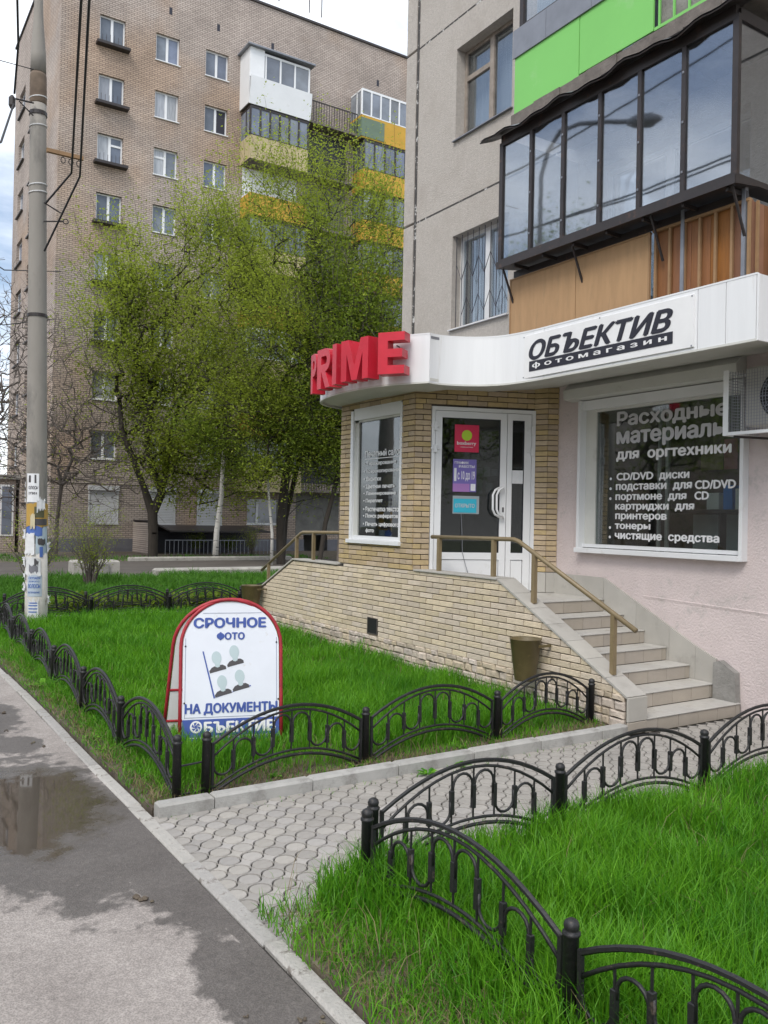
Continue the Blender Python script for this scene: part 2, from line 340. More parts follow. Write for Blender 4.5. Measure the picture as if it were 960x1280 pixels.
# far facade: procedural brickwork with its own colour patches
def far_brick(name, axis):
    m = bpy.data.materials.new(name); m.use_nodes = True; nt = m.node_tree; b = nt.nodes['Principled BSDF']; l = nt.links.new
    t = N(nt, 'ShaderNodeTexCoord'); sp = N(nt, 'ShaderNodeSeparateXYZ'); cb = N(nt, 'ShaderNodeCombineXYZ')
    l(t.outputs['Object'], sp.inputs[0]); l(sp.outputs[axis], cb.inputs[0]); l(sp.outputs[2], cb.inputs[1])
    br = N(nt, 'ShaderNodeTexBrick', inp={'Scale': 1., 'Mortar Size': .016, 'Brick Width': .27, 'Row Height': .096, 'Mortar Smooth': .3, 'Bias': -.2,
        'Color1': (.46, .39, .34, 1), 'Color2': (.36, .30, .262, 1), 'Mortar': (.18, .152, .135, 1)}); l(cb.outputs[0], br.inputs['Vector'])
    n = N(nt, 'ShaderNodeTexNoise', inp={'Scale': .45, 'Detail': 7, 'Roughness': .7}); l(t.outputs['Object'], n.inputs['Vector'])
    mr = N(nt, 'ShaderNodeMapRange', inp={1: .38, 2: .66, 3: .86, 4: 1.16}); l(n.outputs[0], mr.inputs[0])
    hs = N(nt, 'ShaderNodeHueSaturation'); l(br.outputs[0], hs.inputs['Color']); l(mr.outputs[0], hs.inputs['Value'])
    n2 = N(nt, 'ShaderNodeTexNoise', inp={'Scale': .18, 'Detail': 4}); l(t.outputs['Object'], n2.inputs['Vector'])
    g = N(nt, 'ShaderNodeMapRange', inp={1: .5, 2: .64}); l(n2.outputs[0], g.inputs[0])
    mx = N(nt, 'ShaderNodeMix', data_type='RGBA', blend_type='MULTIPLY'); mx.inputs[7].default_value = (1., .88, .76, 1); l(g.outputs[0], mx.inputs[0]); l(hs.outputs[0], mx.inputs[6])
    l(mx.outputs[2], b.inputs['Base Color']); b.inputs['Roughness'].default_value = .92
    bp = N(nt, 'ShaderNodeBump', inp={'Strength': .5, 'Distance': .015}); bp.invert = True; l(br.outputs['Fac'], bp.inputs['Height']); l(bp.outputs[0], b.inputs['Normal'])
    return m
M['farX'] = far_brick('far_brick_front', 0); M['farY'] = far_brick('far_brick_side', 1)
def tinted(m, f):
    return m
# asphalt with wet patches (wetness changes gloss and colour, as water does)
def asphalt():
    m = bpy.data.materials.new('asphalt'); m.use_nodes = True; nt = m.node_tree; b = nt.nodes['Principled BSDF']; l = nt.links.new
    t = N(nt, 'ShaderNodeTexCoord'); P = t.outputs['Object']
    n1 = N(nt, 'ShaderNodeTexNoise', inp={'Scale': 2.2, 'Detail': 8, 'Roughness': .7}); l(P, n1.inputs['Vector'])
    c1 = N(nt, 'ShaderNodeValToRGB'); c1.color_ramp.elements[0].position = .3; c1.color_ramp.elements[1].position = .7
    c1.color_ramp.elements[0].color = (.235, .208, .19, 1); c1.color_ramp.elements[1].color = (.35, .315, .29, 1); l(n1.outputs[0], c1.inputs[0])
    ng = N(nt, 'ShaderNodeTexVoronoi', inp={'Scale': 130}); l(P, ng.inputs['Vector'])
    gm = N(nt, 'ShaderNodeMapRange', inp={1: 0, 2: .8, 3: .66, 4: 1.22}); l(ng.outputs['Distance'], gm.inputs[0])
    nm = N(nt, 'ShaderNodeTexNoise', inp={'Scale': 28, 'Detail': 6, 'Roughness': .75}); l(P, nm.inputs['Vector']); m3 = N(nt, 'ShaderNodeMapRange', inp={1: .3, 2: .7, 3: .80, 4: 1.18}); l(nm.outputs[0], m3.inputs[0])
    vc = N(nt, 'ShaderNodeTexVoronoi', feature='DISTANCE_TO_EDGE', inp={'Scale': .55}); wp = N(nt, 'ShaderNodeMix', data_type='RGBA', inp={0: .16}); l(P, wp.inputs[6]); l(n1.outputs['Color'], wp.inputs[7]); l(wp.outputs[2], vc.inputs['Vector'])
    cm = N(nt, 'ShaderNodeMapRange', inp={1: .0, 2: .002, 3: .85, 4: 1.}); l(vc.outputs['Distance'], cm.inputs[0])
    q1 = N(nt, 'ShaderNodeMath', operation='MULTIPLY'); l(gm.outputs[0], q1.inputs[0]); l(m3.outputs[0], q1.inputs[1]); q2 = N(nt, 'ShaderNodeMath', operation='MULTIPLY'); l(q1.outputs[0], q2.inputs[0]); l(cm.outputs[0], q2.inputs[1])
    hs = N(nt, 'ShaderNodeHueSaturation'); l(c1.outputs[0], hs.inputs['Color']); l(q2.outputs[0], hs.inputs['Value'])
    # wet mask: min over ellipses of (distance - 1) perturbed by noise
    nw = N(nt, 'ShaderNodeTexNoise', inp={'Scale': 5.5, 'Detail': 7, 'Roughness': .62}); l(P, nw.inputs['Vector'])
    val = None
    for cx, cy, rx, ry in [(1.12, 5.4, .56, 1.38), (1.44, 4.3, .20, .85), (1.55, 3.7, .06, .7), (1.40, 3.10, .17, .40), (1.49, 2.62, .14, .42), (1.0, 8.3, .42, .8), (1.2, 7.2, .2, .3), (.5, 5.6, .4, .8), (1.35, 10.8, .18, 1.0), (-1.6, 4, .6, 2.)]:
        mpn = N(nt, 'ShaderNodeMapping', vector_type='POINT'); mpn.inputs['Location'].default_value = (-cx/rx, -cy/ry, 0); mpn.inputs['Scale'].default_value = (1/rx, 1/ry, 0)
        l(P, mpn.inputs[0]); ln = N(nt, 'ShaderNodeVectorMath', operation='LENGTH'); l(mpn.outputs[0], ln.inputs[0])
        if val is None: val = ln.outputs['Value']
        else:
            mn = N(nt, 'ShaderNodeMath', operation='MINIMUM'); l(val, mn.inputs[0]); l(ln.outputs['Value'], mn.inputs[1]); val = mn.outputs[0]
    sc_ = N(nt, 'ShaderNodeMath', operation='MULTIPLY_ADD', inp={1: 1.5, 2: -.75}); l(nw.outputs[0], sc_.inputs[0])
    sm = N(nt, 'ShaderNodeMath', operation='ADD'); l(val, sm.inputs[0]); l(sc_.outputs[0], sm.inputs[1])
    wet = N(nt, 'ShaderNodeMapRange', inp={1: 1.10, 2: .93}); l(sm.outputs[0], wet.inputs[0])
    mx = N(nt, 'ShaderNodeMix', data_type='RGBA'); l(wet.outputs[0], mx.inputs[0]); l(hs.outputs[0], mx.inputs[6]); 
    dk = N(nt, 'ShaderNodeHueSaturation', inp={'Value': .36, 'Saturation': 1.1}); l(hs.outputs[0], dk.inputs['Color']); l(dk.outputs[0], mx.inputs[7])
    l(mx.outputs[2], b.inputs['Base Color'])
    rr = N(nt, 'ShaderNodeMapRange', inp={3: .9, 4: .62}); l(wet.outputs[0], rr.inputs[0]); l(rr.outputs[0], b.inputs['Roughness'])
    # standing water: mirror-smooth where the hollow is deepest
    pv_ = None
    for cx, cy, rx, ry in [(1.10, 5.75, .46, .85), (.9, 5.3, .34, .6)]:
        mpn = N(nt, 'ShaderNodeMapping', vector_type='POINT'); mpn.inputs['Location'].default_value = (-cx/rx, -cy/ry, 0); mpn.inputs['Scale'].default_value = (1/rx, 1/ry, 0)
        l(P, mpn.inputs[0]); ln = N(nt, 'ShaderNodeVectorMath', operation='LENGTH'); l(mpn.outputs[0], ln.inputs[0])
        if pv_ is None: pv_ = ln.outputs['Value']
        else:
            mn = N(nt, 'ShaderNodeMath', operation='MINIMUM'); l(pv_, mn.inputs[0]); l(ln.outputs['Value'], mn.inputs[1]); pv_ = mn.outputs[0]
    s2 = N(nt, 'ShaderNodeMath', operation='ADD'); l(pv_, s2.inputs[0]); l(sc_.outputs[0], s2.inputs[1])
    pud = N(nt, 'ShaderNodeMapRange', inp={1: 1.12, 2: .62}); l(s2.outputs[0], pud.inputs[0])
    r2 = N(nt, 'ShaderNodeMix', data_type='FLOAT'); l(pud.outputs[0], r2.inputs[0]); l(rr.outputs[0], r2.inputs[2]); r2.inputs[3].default_value = .03; l(r2.outputs[0], b.inputs['Roughness'])
    m2 = N(nt, 'ShaderNodeMix', data_type='RGBA'); pm = N(nt, 'ShaderNodeMath', operation='MULTIPLY', inp={1: .7}); l(pud.outputs[0], pm.inputs[0]); l(pm.outputs[0], m2.inputs[0]); l(mx.outputs[2], m2.inputs[6]); m2.inputs[7].default_value = (.045, .034, .022, 1); l(m2.outputs[2], b.inputs['Base Color'])
    st = N(nt, 'ShaderNodeMapRange', inp={3: .5, 4: 0.}); l(pud.outputs[0], st.inputs[0])
    bp = N(nt, 'ShaderNodeBump', inp={'Distance': .004}); l(st.outputs[0], bp.inputs['Strength']); l(ng.outputs['Distance'], bp.inputs['Height']); l(bp.outputs[0], b.inputs['Normal'])
    return m
M['asphalt'] = asphalt()
# ================================================================ ground
def gh(x, y):       # ground height
    z = -.03
    if y > 34: z -= min((y-34)/8, 1)*.40
    if y > 60: z -= (y-60)*.01
    return z
ys = [-60, -20, -5, 0, 2, 6, 10, 15, 20, 26, 30, 34, 36, 38, 40, 42, 50, 60, 90, 200, 600]
xs = [-600, -120, -30, -8, 0, 3, 6, 9, 12, 20, 30, 45, 90, 200, 600]
g = MB(); g.v = [(x, y, gh(x, y)) for y in ys for x in xs]
g.f = [(j*len(xs)+i, j*len(xs)+i+1, (j+1)*len(xs)+i+1, (j+1)*len(xs)+i) for j in range(len(ys)-1) for i in range(len(xs)-1)]
struct('ground', g, M['farground'])
struct('asphalt_pavement', MB().prism([(-3.2, -6), (1.56, -6), (1.56, 24.2), (-3.2, 24.2)], 'z', -.12, 0), M['asphalt'])
struct('street', MB().box(-60, -3.35, -60, 200, -.2, -.012), M['road'])
pc = struct('street_kerb', MB().box(-3.34, -3.2, -40, 24, -.1, .012), M['kerb'])
struct('yard_road', MB().prism([(-3.2, 24.2), (60, 24.2), (60, 33.2), (-3.2, 33.2)], 'z', -.1, -.005), M['road'])
# lawns (soil beds)
struct('left_lawn_bed', MB().prism([(1.66, 5.17), (5.84, 5.17), (5.84, 14.95), (1.66, 14.95)], 'z', -.02, .035), M['soil'])
struct('right_lawn_bed', MB().prism([(1.66, -1), (9, -1), (9, 3.75), (2.15, 3.66), (1.66, 3.25)], 'z', -.02, .035), M['soil'])
struct('far_lawn_bed', MB().prism([(1.66, 15.75), (14, 15.75), (22, 23.9), (1.66, 23.9)], 'z', -.02, .03), M['soil'])
struct('tree_lawn_bed', MB().prism([(3.5, 33.3), (26, 33.3), (26, 41.9), (3.5, 41.9)], 'z', -.5, -.02), M['soil'])
struct('side_path', MB().prism([(1.66, 14.97), (14, 14.97), (14, 15.72), (1.66, 15.72)], 'z', -.02, .028), M['kerb2'])
# small dark debris on the asphalt
deb = MB()
for cx, cy, r_ in [(1.27, 4.02, .035), (1.52, 2.72, .02), (1.56, 2.66, .018), (1.47, 2.78, .016), (1.3, 2.9, .01), (1.28, 8.4, .04), (1.22, 7.7, .02), (1.34, 7.2, .018), (1.38, 7.05, .018)]:
    for k in range(7):
        x, y = cx+rnd.uniform(-1, 1)*r_, cy+rnd.uniform(-1, 1)*r_*1.3; s_ = r_*rnd.uniform(.2, .55)
        deb.lathe([(s_*.8, .003), (s_, .003+s_*.35), (s_*.5, .003+s_*.8)], (x, y), 6)
tag(obj('soil_crumb_patch', deb, M['soil']), kind='stuff')

# kerbs: stones one by one
kb = struct('asphalt_edge_kerb', MB().box(1.565, 1.655, -2, 24, -.12, -.012), M['joint'])
y = 1.35
kbm = [MB().bbox(-.043, .043, 0, .985, -.05, .012, .012).mesh('kerb_stone') for _ in range(1)][0]
while y < 14.5:
    sx = rnd.uniform(-.010, .010)
    if not (3.55 < y < 3.62): obj('kerb_stone', kbm, M['kerb2'], kb, loc=(1.61+sx-.012*(y-4)*.15, y, rnd.uniform(-.004, .004)), rz=rnd.uniform(-.012, .012))
    y += 1.0
lk = struct('lawn_edge_kerb', MB().box(1.70, 5.85, 5.085, 5.16, -.1, .02), M['joint'])
lkm = MB().bbox(0, .70, -.05, .05, -.06, .085, .012).mesh('kerb_stone')
x = 1.67
for k in range(6):
    w = .36 if k == 0 else .70
    m_ = MB().bbox(0, w-.008, -.05, .05, -.06, .085, .014)
    obj('kerb_stone', m_, M['kerb'], lk, loc=(x, 5.105+.004*k, rnd.uniform(-.004, .004)), rz=.004+rnd.uniform(-.006, .006)); x += w
    if x > 5.2: break
obj('kerb_stone', MB().bbox(0, 5.85-x, -.05, .05, -.06, .085, .014), M['kerb'], lk, loc=(x, 5.12, 0.001))

# paving: circles and the curved stars between them, each a paver
pv = struct('paved_path', MB().prism([(1.66, 3.3), (1.9, 3.62), (9, 3.62), (9, 5.06), (1.66, 5.06)], 'z', -.12, -.012), M['joint'])
pitch_ = .132; rc = .0575
def disc():
    b = MB(); n = 20
    b.v = [(rc*math.cos(2*math.pi*k/n), rc*math.sin(2*math.pi*k/n), 0) for k in range(n)]+[((rc-.004)*math.cos(2*math.pi*k/n), (rc-.004)*math.sin(2*math.pi*k/n), .010) for k in range(n)]
    b.f = [tuple(range(n, 2*n))]+[(k, (k+1) % n, n+(k+1) % n, n+k) for k in range(n)]; return b.mesh('paver')
def star(gap=.0065):
    # tile centred between four circles at (+-p/2, +-p/2)
    p = pitch_/2; R_ = rc+gap; out = []
    for q in range(4):
        cx, cy = p*(1 if q in (0, 3) else -1), p*(1 if q in (0, 1) else -1)
        a0 = {0: math.pi*1.5, 1: 0, 2: math.pi*.5, 3: math.pi}[q]; a0 = math.atan2(-cy, -cx)
        for k in range(-3, 4):
            t = a0+k*R(41)/3*(-1); out.append((cx+R_*math.cos(t), cy+R_*math.sin(t)))
    b = MB(); n = len(out)
    if sum(out[i][0]*out[(i+1) % n][1]-out[(i+1) % n][0]*out[i][1] for i in range(n)) < 0: out = out[::-1]
    b.v = [(x, y, 0) for x, y in out]+[(x*.965, y*.965, .010) for x, y in out]
    b.f = [tuple(range(n, 2*n))]+[(k, (k+1) % n, n+(k+1) % n, n+k) for k in range(n)]; return b.mesh('paver')
dm, stm = disc(), star()
tiles = []
for i in range(0, 56):
    for j in range(0, 16):
        for kind, (ox, oy) in (('d', (0, 0)), ('s', (.5, .5))):
            X, Y = 1.665+(i+ox)*pitch_, 3.07+(j+oy)*pitch_
            if Y > (5.10 if X < 5.8 else 5.04) or X < 1.63 or X > 8.6: continue
            if Y < 3.60 and not (X < 2.3 and Y > 3.15+(X-1.66)*.85): continue
            tiles.append((X*X+Y*Y, kind, X, Y))
tiles.sort(); rest = MB()
for k, (_, kind, X, Y) in enumerate(tiles):
    z = -.010+rnd.uniform(-.0015, .0015); me = dm if kind == 'd' else stm
    if k < 300:
        o = obj('paver', me, M['paver'], pv, loc=(X, Y, z)); 
    else:
        rest.add([(v.co.x+X, v.co.y+Y, v.co.z+z) for v in me.vertices], [tuple(p.vertices) for p in me.polygons])
obj('paver_field', rest, M['paver'], pv, kind='stuff')

# ================================================================ porch with brick side wall and stairs
porch = thing('brick_porch', 'cream brick porch with rough stone foot and tiled stairs up to the glass door', 'porch', (6.6, 8, 0))
XF = 5.86
wallpoly = [(5.09, -.1), (5.09, .31), (6.86, 1.225), (8.45, 1.225), (10.2, 1.19), (11.62, 1.19), (12.9, .62), (12.95, -.1)]
obj('wall_core', MB().prism(wallpoly, 'x', XF+.012, XF+.2), M['mortar'], porch)
obj('landing_floor', MB().prism([(XF+.2, 6.9), (7.47, 6.9), (7.47, 7.9), (XF+.2, 8.42)], 'z', .8, .97), M['tread'], porch)
obj('rear_landing_floor', MB().box(XF+.2, 7.4, 10.3, 11.6, .3, .95), M['tread'], porch)
def ztop(Yv):
    for (y0, z0), (y1, z1) in zip(wallpoly[1:-1], wallpoly[2:]):
        if y0 <= Yv <= y1: return z0+(z1-z0)*(Yv-y0)/max(y1-y0, 1e-6)
    return 0
# facing bricks: rows above the stone foot
rows = []; CH, BL = .0655, .262
stonetop = .33
def wallclip(poly):
    poly = clip(poly, -(1.225-.31), (6.86-5.09), (-(1.225-.31)*5.09+(6.86-5.09)*.31)-.006*1.99)     # right slope
    if poly: poly = clip(poly, (1.19-.62), (12.9-11.62), (1.19-.62)*12.9+(12.9-11.62)*.62-.01)
    if poly: poly = clip(poly, 0, 1, 1.222)
    if poly: poly = clip(poly, -1, 0, -5.115)
    if poly: poly = clip(poly, 1, 0, 12.9)
    return poly
stdbrick = MB().bbox(-.014, .014, -(BL/2-.0045), BL/2-.0045, -(CH/2-.0045), CH/2-.0045, .004).mesh('brick')
bricks = []
r_ = 0; z = stonetop
while z < 1.22:
    y = 5.0+(BL/2 if r_ % 2 else 0)
    while y < 13:
        bricks.append((y+BL/2, z+CH/2)); y += BL
    z += CH; r_ += 1
bricks.sort(); nb = 0; rest = MB()
for yc, zc in bricks:
    if zc > 1.19 and yc > 10.0: continue
    if 9.2 < yc < 9.44 and .37 < zc < .55: continue
    h_, w_ = CH/2-.0045, BL/2-.0045
    p = [(yc-w_, zc-h_), (yc+w_, zc-h_), (yc+w_, zc+h_), (yc-w_, zc+h_)]; q = wallclip(p)
    if not q or len(q) < 3: continue
    ar = abs(sum(q[i][0]*q[(i+1) % len(q)][1]-q[(i+1) % len(q)][0]*q[i][1] for i in range(len(q))))/2
    if ar < 4e-4: continue
    dx = rnd.uniform(-.003, .002)
    if ar > 4*w_*h_*.995:
        if nb < 300: obj('brick', stdbrick, M['brick'], porch, loc=(XF+.002+dx, yc, zc), rz=rnd.uniform(-.008, .008)); nb += 1
        else: rest.bbox(XF-.012+dx, XF+.014, yc-w_, yc+w_, zc-h_, zc+h_, .004)
    else:
        c = MB().prism(q, 'x', XF-.012+dx, XF+.014)
        if nb < 300: obj('brick', c, M['brick'], porch); nb += 1
        else: rest.add(c.v, c.f)
obj('brick_field', rest, M['brick'], porch, kind='stuff')
# rough stones of the foot: irregular rows of irregular polygons
ns = 0; z = -.04; hs = [.075, .085, .07, .085, .06]
srest = MB()
for ri, h_ in enumerate(hs):
    y = 5.12
    while y < 12.85:
        w_ = rnd.choice([.09, .12, .15, .18, .22]); y1 = min(y+w_, 12.9)
        j = lambda s_=.009: rnd.uniform(-s_, s_)
        p = [(y+.004+j(.004), z+.004+j(.005)), ((y+y1)/2+j(), z+.003+j(.006)), (y1-.004+j(.004), z+.004+j(.005)), (y1-.004+j(.004), z+h_-.004+j(.004)), ((y+y1)/2+j(), z+h_-.003+j(.004)), (y+.004+j(.004), z+h_-.004+j(.004))]
        if max(q[1] for q in p) < .43 and not (9.17 < (y+y1)/2 < 9.46 and z > .30):
            d = rnd.uniform(.006, .026); n = 6
            cen = (sum(q[0] for q in p)/6+j(), sum(q[1] for q in p)/6+j())
            vs = [(XF+.02, *q) for q in p]+[(XF-.004-d*.3+j(.003), *q) for q in p]+[(XF-.008-d+j(.003), cen[0]+(q[0]-cen[0])*.66, cen[1]+(q[1]-cen[1])*.66) for q in p]
            fs = []
            for k in range(2):
                for i in range(n): fs.append((k*n+(i+1) % n, k*n+i, k*n+n+i, k*n+n+(i+1) % n))
            fs.append(tuple(range(2*n, 3*n))[::-1])
            c = MB().add(vs, fs)
            if ns < 290: obj('stone', c, M['stone'], porch); ns += 1
            else: srest.add(vs, fs)
        y = y1
    z += h_
if srest.v: obj('stone_field', srest, M['stone'], porch, kind='stuff')
# vent: frame round a black block, the hole's shade put into its colour
obj('vent_frame', MB().box(XF-.022, XF+.02, 9.195, 9.44, .345, .36).box(XF-.022, XF+.02, 9.195, 9.44, .55, .562).box(XF-.022, XF+.02, 9.195, 9.21, .36, .55).box(XF-.022, XF+.02, 9.425, 9.44, .36, .55), M['mortar'], porch)
obj('vent_shade_block', MB().box(XF-.016, XF+.011, 9.21, 9.425, .36, .55), flat('painted_hole_shade', (.008, .008, .008)), porch)
# caps: sloped tiles on the cheek wall, strips on the level parts
th = math.atan2(1.225-.31, 6.86-5.09); ln = math.hypot(1.225-.31, 6.86-5.09); n = 7
for k in range(n):
    a0, a1 = k/n*ln, (k+1)/n*ln-.004
    q0 = (5.09+a0*math.cos(th), .31+a0*math.sin(th)); q1 = (5.09+a1*math.cos(th), .31+a1*math.sin(th))
    nx, nz_ = -math.sin(th)*.02, math.cos(th)*.02
    obj('cap_tile', MB().prism([q0, q1, (q1[0]+nx, q1[1]+nz_), (q0[0]+nx, q0[1]+nz_)], 'x', XF-.022, XF+.225), M['tile'], porch)
obj('level_cap', MB().bbox(XF-.03, XF+.225, 6.862, 8.40, 1.226, 1.248), M['tile'], porch)
obj('level_cap', MB().bbox(XF-.03, XF+.225, 10.27, 11.66, 1.192, 1.215), M['tile'], porch)
obj('cap_tile', MB().prism([(11.66, 1.192), (12.92, .632), (12.93, .652), (11.66, 1.214)], 'x', XF-.022, XF+.225), M['tile'], porch)
# cheek front
obj('cheek_tile', MB().bbox(XF-.02, XF+.225, 5.068, 5.088, .105, .318), M['tile'], porch)
obj('cheek_tile', MB().bbox(XF-.02, XF+.225, 5.066, 5.088, 0, .1), M['riser'], porch)
# steps: seven risers
NS = 7; RZ = .139
for k in range(NS):
    y0 = 5.09+.297*k; z1 = RZ*(k+1)-.001; z0 = RZ*k
    if k == 0: z0 = -.02; z1 = .112
    else: z1 = .112+(.972-.112)*k/6; z0 = .112+(.972-.112)*(k-1)/6
    step = obj('step', MB().box(XF+.2, 7.49, y0+.012, y0+.32 if k < 6 else 6.95, z0-.02, z1-.012), M['grout'], porch)
    x = XF+.23; first = True
    while x < 7.45:
        w_ = .17 if first else .285; first = False
        x1 = min(x+w_, 7.47)
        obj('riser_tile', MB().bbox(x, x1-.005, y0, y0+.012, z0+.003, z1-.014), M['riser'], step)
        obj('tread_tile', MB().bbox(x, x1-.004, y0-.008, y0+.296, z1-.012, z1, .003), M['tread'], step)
        x = x1
# skirting tiles against the pink wall
sk = [(7.73, 1.22), (6.88, 1.215), (5.62, .60), (5.37, .50), (5.37, .05), (7.73, .05)]
ycuts = [5.37, 5.62, 5.95, 6.4, 6.88, 7.32, 7.73]
for ya, yb in zip(ycuts[:-1], ycuts[1:]):
    q = clip(clip(sk, -1, 0, -ya-.002), 1, 0, yb-.002)
    if len(q) > 2: obj('skirting_tile', MB().prism(q, 'x', 7.472, 7.496), M['tile'], porch)
obj('cement_patch', MB().prism([(5.37, .0), (5.37, .47), (5.30, .5), (5.12, .40), (5.10, .0)], 'x', 7.42, 7.497), M['cement'], porch)
# railings
def railing(nm, label, pts, posts, grp=None):
    t = thing(nm, label, 'railing', (posts[0][0], posts[0][1], posts[0][2]))
    obj('handrail', MB().tube(pts, .024, 12), M['brown'], t, smooth=True)
    for x, y, z0, z1 in posts: obj('post', MB().box(x-.022, x+.022, y-.022, y+.022, z0, z1), M['brown'], t)
    return t
railing('stair_railing', 'brown metal handrail descending beside the right-hand tiled stairs in front of the glass door', [(5.96, 8.20, 1.645), (5.96, 6.74, 1.66), (5.96, 6.66, 1.64), (5.96, 5.10, .90)],
    [(5.96, 8.05, 1.245, 1.64), (5.96, 7.06, 1.245, 1.645), (5.96, 6.42, 1.02, 1.53), (5.96, 5.36, .47, 1.02)])
railing('rear_stair_railing', 'brown metal handrail left of the printing salon window, before the tree trunks', [(5.96, 10.22, 1.645), (5.96, 11.55, 1.62), (5.96, 11.62, 1.60), (5.96, 13.02, .95)],
    [(5.96, 10.28, 1.21, 1.63), (5.96, 11.2, 1.21, 1.615), (5.96, 11.75, 1.18, 1.55), (5.96, 12.75, .7, 1.08)])
# buckets used as litter bins
def bucket(lbl, y, z0, h, r0, r1):
    t = thing('litter_bucket', lbl, 'litter bin', (XF-.2, y, z0), 'litter buckets hung on the porch wall')
    x = XF-.03-r1
    b = MB(); seg = 16
    b.lathe([(r0, z0), (r0*1.02, z0+.01), (r1, z0+h), (r1+.006, z0+h+.006), (r1-.008, z0+h), (r0*.9, z0+.03)], (x, y), seg)
    obj('body', b, M['bronze'], t, smooth=True)
    obj('bracket', MB().box(x+.02, XF-.02, y-r1-.03, y-r1-.006, z0+h*.84, z0+h*.90), M['bronze'], t)
    obj('handle_ring', MB().tube([(x-.05+.028*math.cos(a_)*.5, y+(r0+r1)/2*.93+.012+.012*math.cos(a_), z0+h*.5+.04*math.sin(a_)) for a_ in [R(k*30) for k in range(12)]], .006, 6, closed=True), M['bronze'], t)
bucket('bronze litter bucket hung on the brick wall beside the right stairs, above the fence', 6.22, .30, .40, .10, .155)
bucket('bronze litter bucket at the far left end of the brick porch wall', 12.75, .34, .38, .12, .17)
# ================================================================ brick shop bay
bay = thing('shop_bay', 'shade-toned brick corner bay of the shop with printing salon window and glazed white door', 'shop front', (6.6, 9, 1.2))
A2, B2 = (5.86, 8.45), (7.29, 7.915)
dl = math.hypot(B2[0]-A2[0], B2[1]-A2[1]); dx_, dy_ = (B2[0]-A2[0])/dl, (B2[1]-A2[1])/dl     # along the door wall
nxd, nyd = dy_, -dx_                                                                           # outward normal
def DW(s_, n_, z): return Vector((A2[0]+dx_*s_+nxd*n_, A2[1]+dy_*s_+nyd*n_, z))
def dbox(mb, s0, s1, n0, n1, z0, z1):
    t = MB().box(s0, s1, n0, n1, z0, z1); t.v = [tuple(DW(*p)) for p in t.v]
    t.f = [f[::-1] for f in t.f]; return mb.add(t.v, t.f)
def dboxb(mb, s0, s1, n0, n1, z0, z1, b=.004):
    t = MB().bbox(s0, s1, n0, n1, z0, z1, b); t.v = [tuple(DW(*p)) for p in t.v]
    t.f = [f[::-1] for f in t.f]; return mb.add(t.v, t.f)
core = MB()
core.prism([(8.46, 1.25), (8.715, 1.25), (8.715, 3.6), (8.46, 3.6)], 'x', XF+.012, XF+.16).prism([(9.965, 1.22), (10.235, 1.22), (10.235, 3.6), (9.965, 3.6)], 'x', XF+.012, XF+.16)
core.box(XF+.012, XF+.16, 8.715, 9.965, 3.33, 3.6).box(XF+.012, XF+.16, 8.715, 9.965, 1.25, 1.53)
core.box(XF+.2, 7.5, 10.22, 10.235, .9, 3.6)
dbox(core, .02, .2, -.16, -.012, 1.2, 3.6); dbox(core, .2, 1.53, -.16, -.012, 3.235, 3.6)
# pilaster right of the door: two faces
PM, PE = (7.375, 7.74), (7.497, 7.68)
core.prism([(7.29+.012, 7.93), (PM[0]+.012, PM[1]+.014), (PE[0], PE[1]+.014), (7.5, 8.0)], 'z', .95, 3.7)
obj('wall_core', core, M['mortar'], bay)
nb2 = 0; brest = MB()
def bb(mesh_mb, small=False):
    global nb2
    if nb2 < 298: obj('brick', mesh_mb, M['ochre'], bay); nb2 += 1
    else: brest.add(mesh_mb.v, mesh_mb.f)
z = 1.232; r_ = 0
while z < 1.50:
    y0 = 8.718-(r_ % 2)*.13
    while y0 < 9.965:
        if min(y0+.253, 9.962)-max(y0, 8.718) > .02: bb(MB().bbox(XF-.014+rnd.uniform(-.003, .002), XF+.014, max(y0, 8.718), min(y0+.253, 9.962), z, min(z+CH-.009, 1.512), .004))
        y0 += .262
    z += CH; r_ += 1
z = 1.232; r_ = 0
while z < 3.56:
    z1 = z+CH-.009; o_ = (r_ % 2)*.13; j = lambda: rnd.uniform(-.003, .002)
    # corner pillar front face, 8.455..8.715
    if z < 3.30:
        for y0, y1 in ([(8.452, 8.576), (8.585, 8.712)] if r_ % 2 else [(8.452, 8.712)]): bb(MB().bbox(XF-.014+j(), XF+.014, y0, y1, z, z1, .004))
        if z > 1.22:
            for y0, y1 in ([(9.968, 10.235)] if r_ % 2 else [(9.968, 10.10), (10.109, 10.235)]): bb(MB().bbox(XF-.014+j(), XF+.014, y0, y1, z, z1, .004))
    else:
        y0 = 8.452-o_
        while y0 < 10.235:
            bb(MB().bbox(XF-.014+j(), XF+.014, max(y0, 8.452), min(y0+.253, 10.235), z, z1, .004)); y0 += .262
    # door wall left jamb
    if z < 3.235:
        for s0, s1 in ([(.0, .196)] if r_ % 2 else [(.0, .09), (.099, .196)]): bb(dboxb(MB(), s0, s1, -.014, .014+j(), z, z1))
    else:
        s0 = -o_
        while s0 < 1.53:
            if min(s0+.253, 1.53)-max(s0, 0) > .01: bb(dboxb(MB(), max(s0, 0), min(s0+.253, 1.53), -.014, .014+j(), z, z1))
            s0 += .262
    z += CH; r_ += 1
z = 1.23
while z < 3.6:
    z1 = z+CH-.009
    for (xa, ya), (xb, yb) in [((7.292, 7.905), (PM[0]-.003, PM[1]+.002)), (PM, PE)]:
        l_ = math.hypot(xb-xa, yb-ya); ux, uy = (xb-xa)/l_, (yb-ya)/l_; b = MB().bbox(0, l_-.003, -.002, .024, z, z1, .003)
        b.v = [(xa+ux*p[0]-uy*p[1], ya+uy*p[0]+ux*p[1], p[2]) for p in b.v]; bb(b)
    z += CH
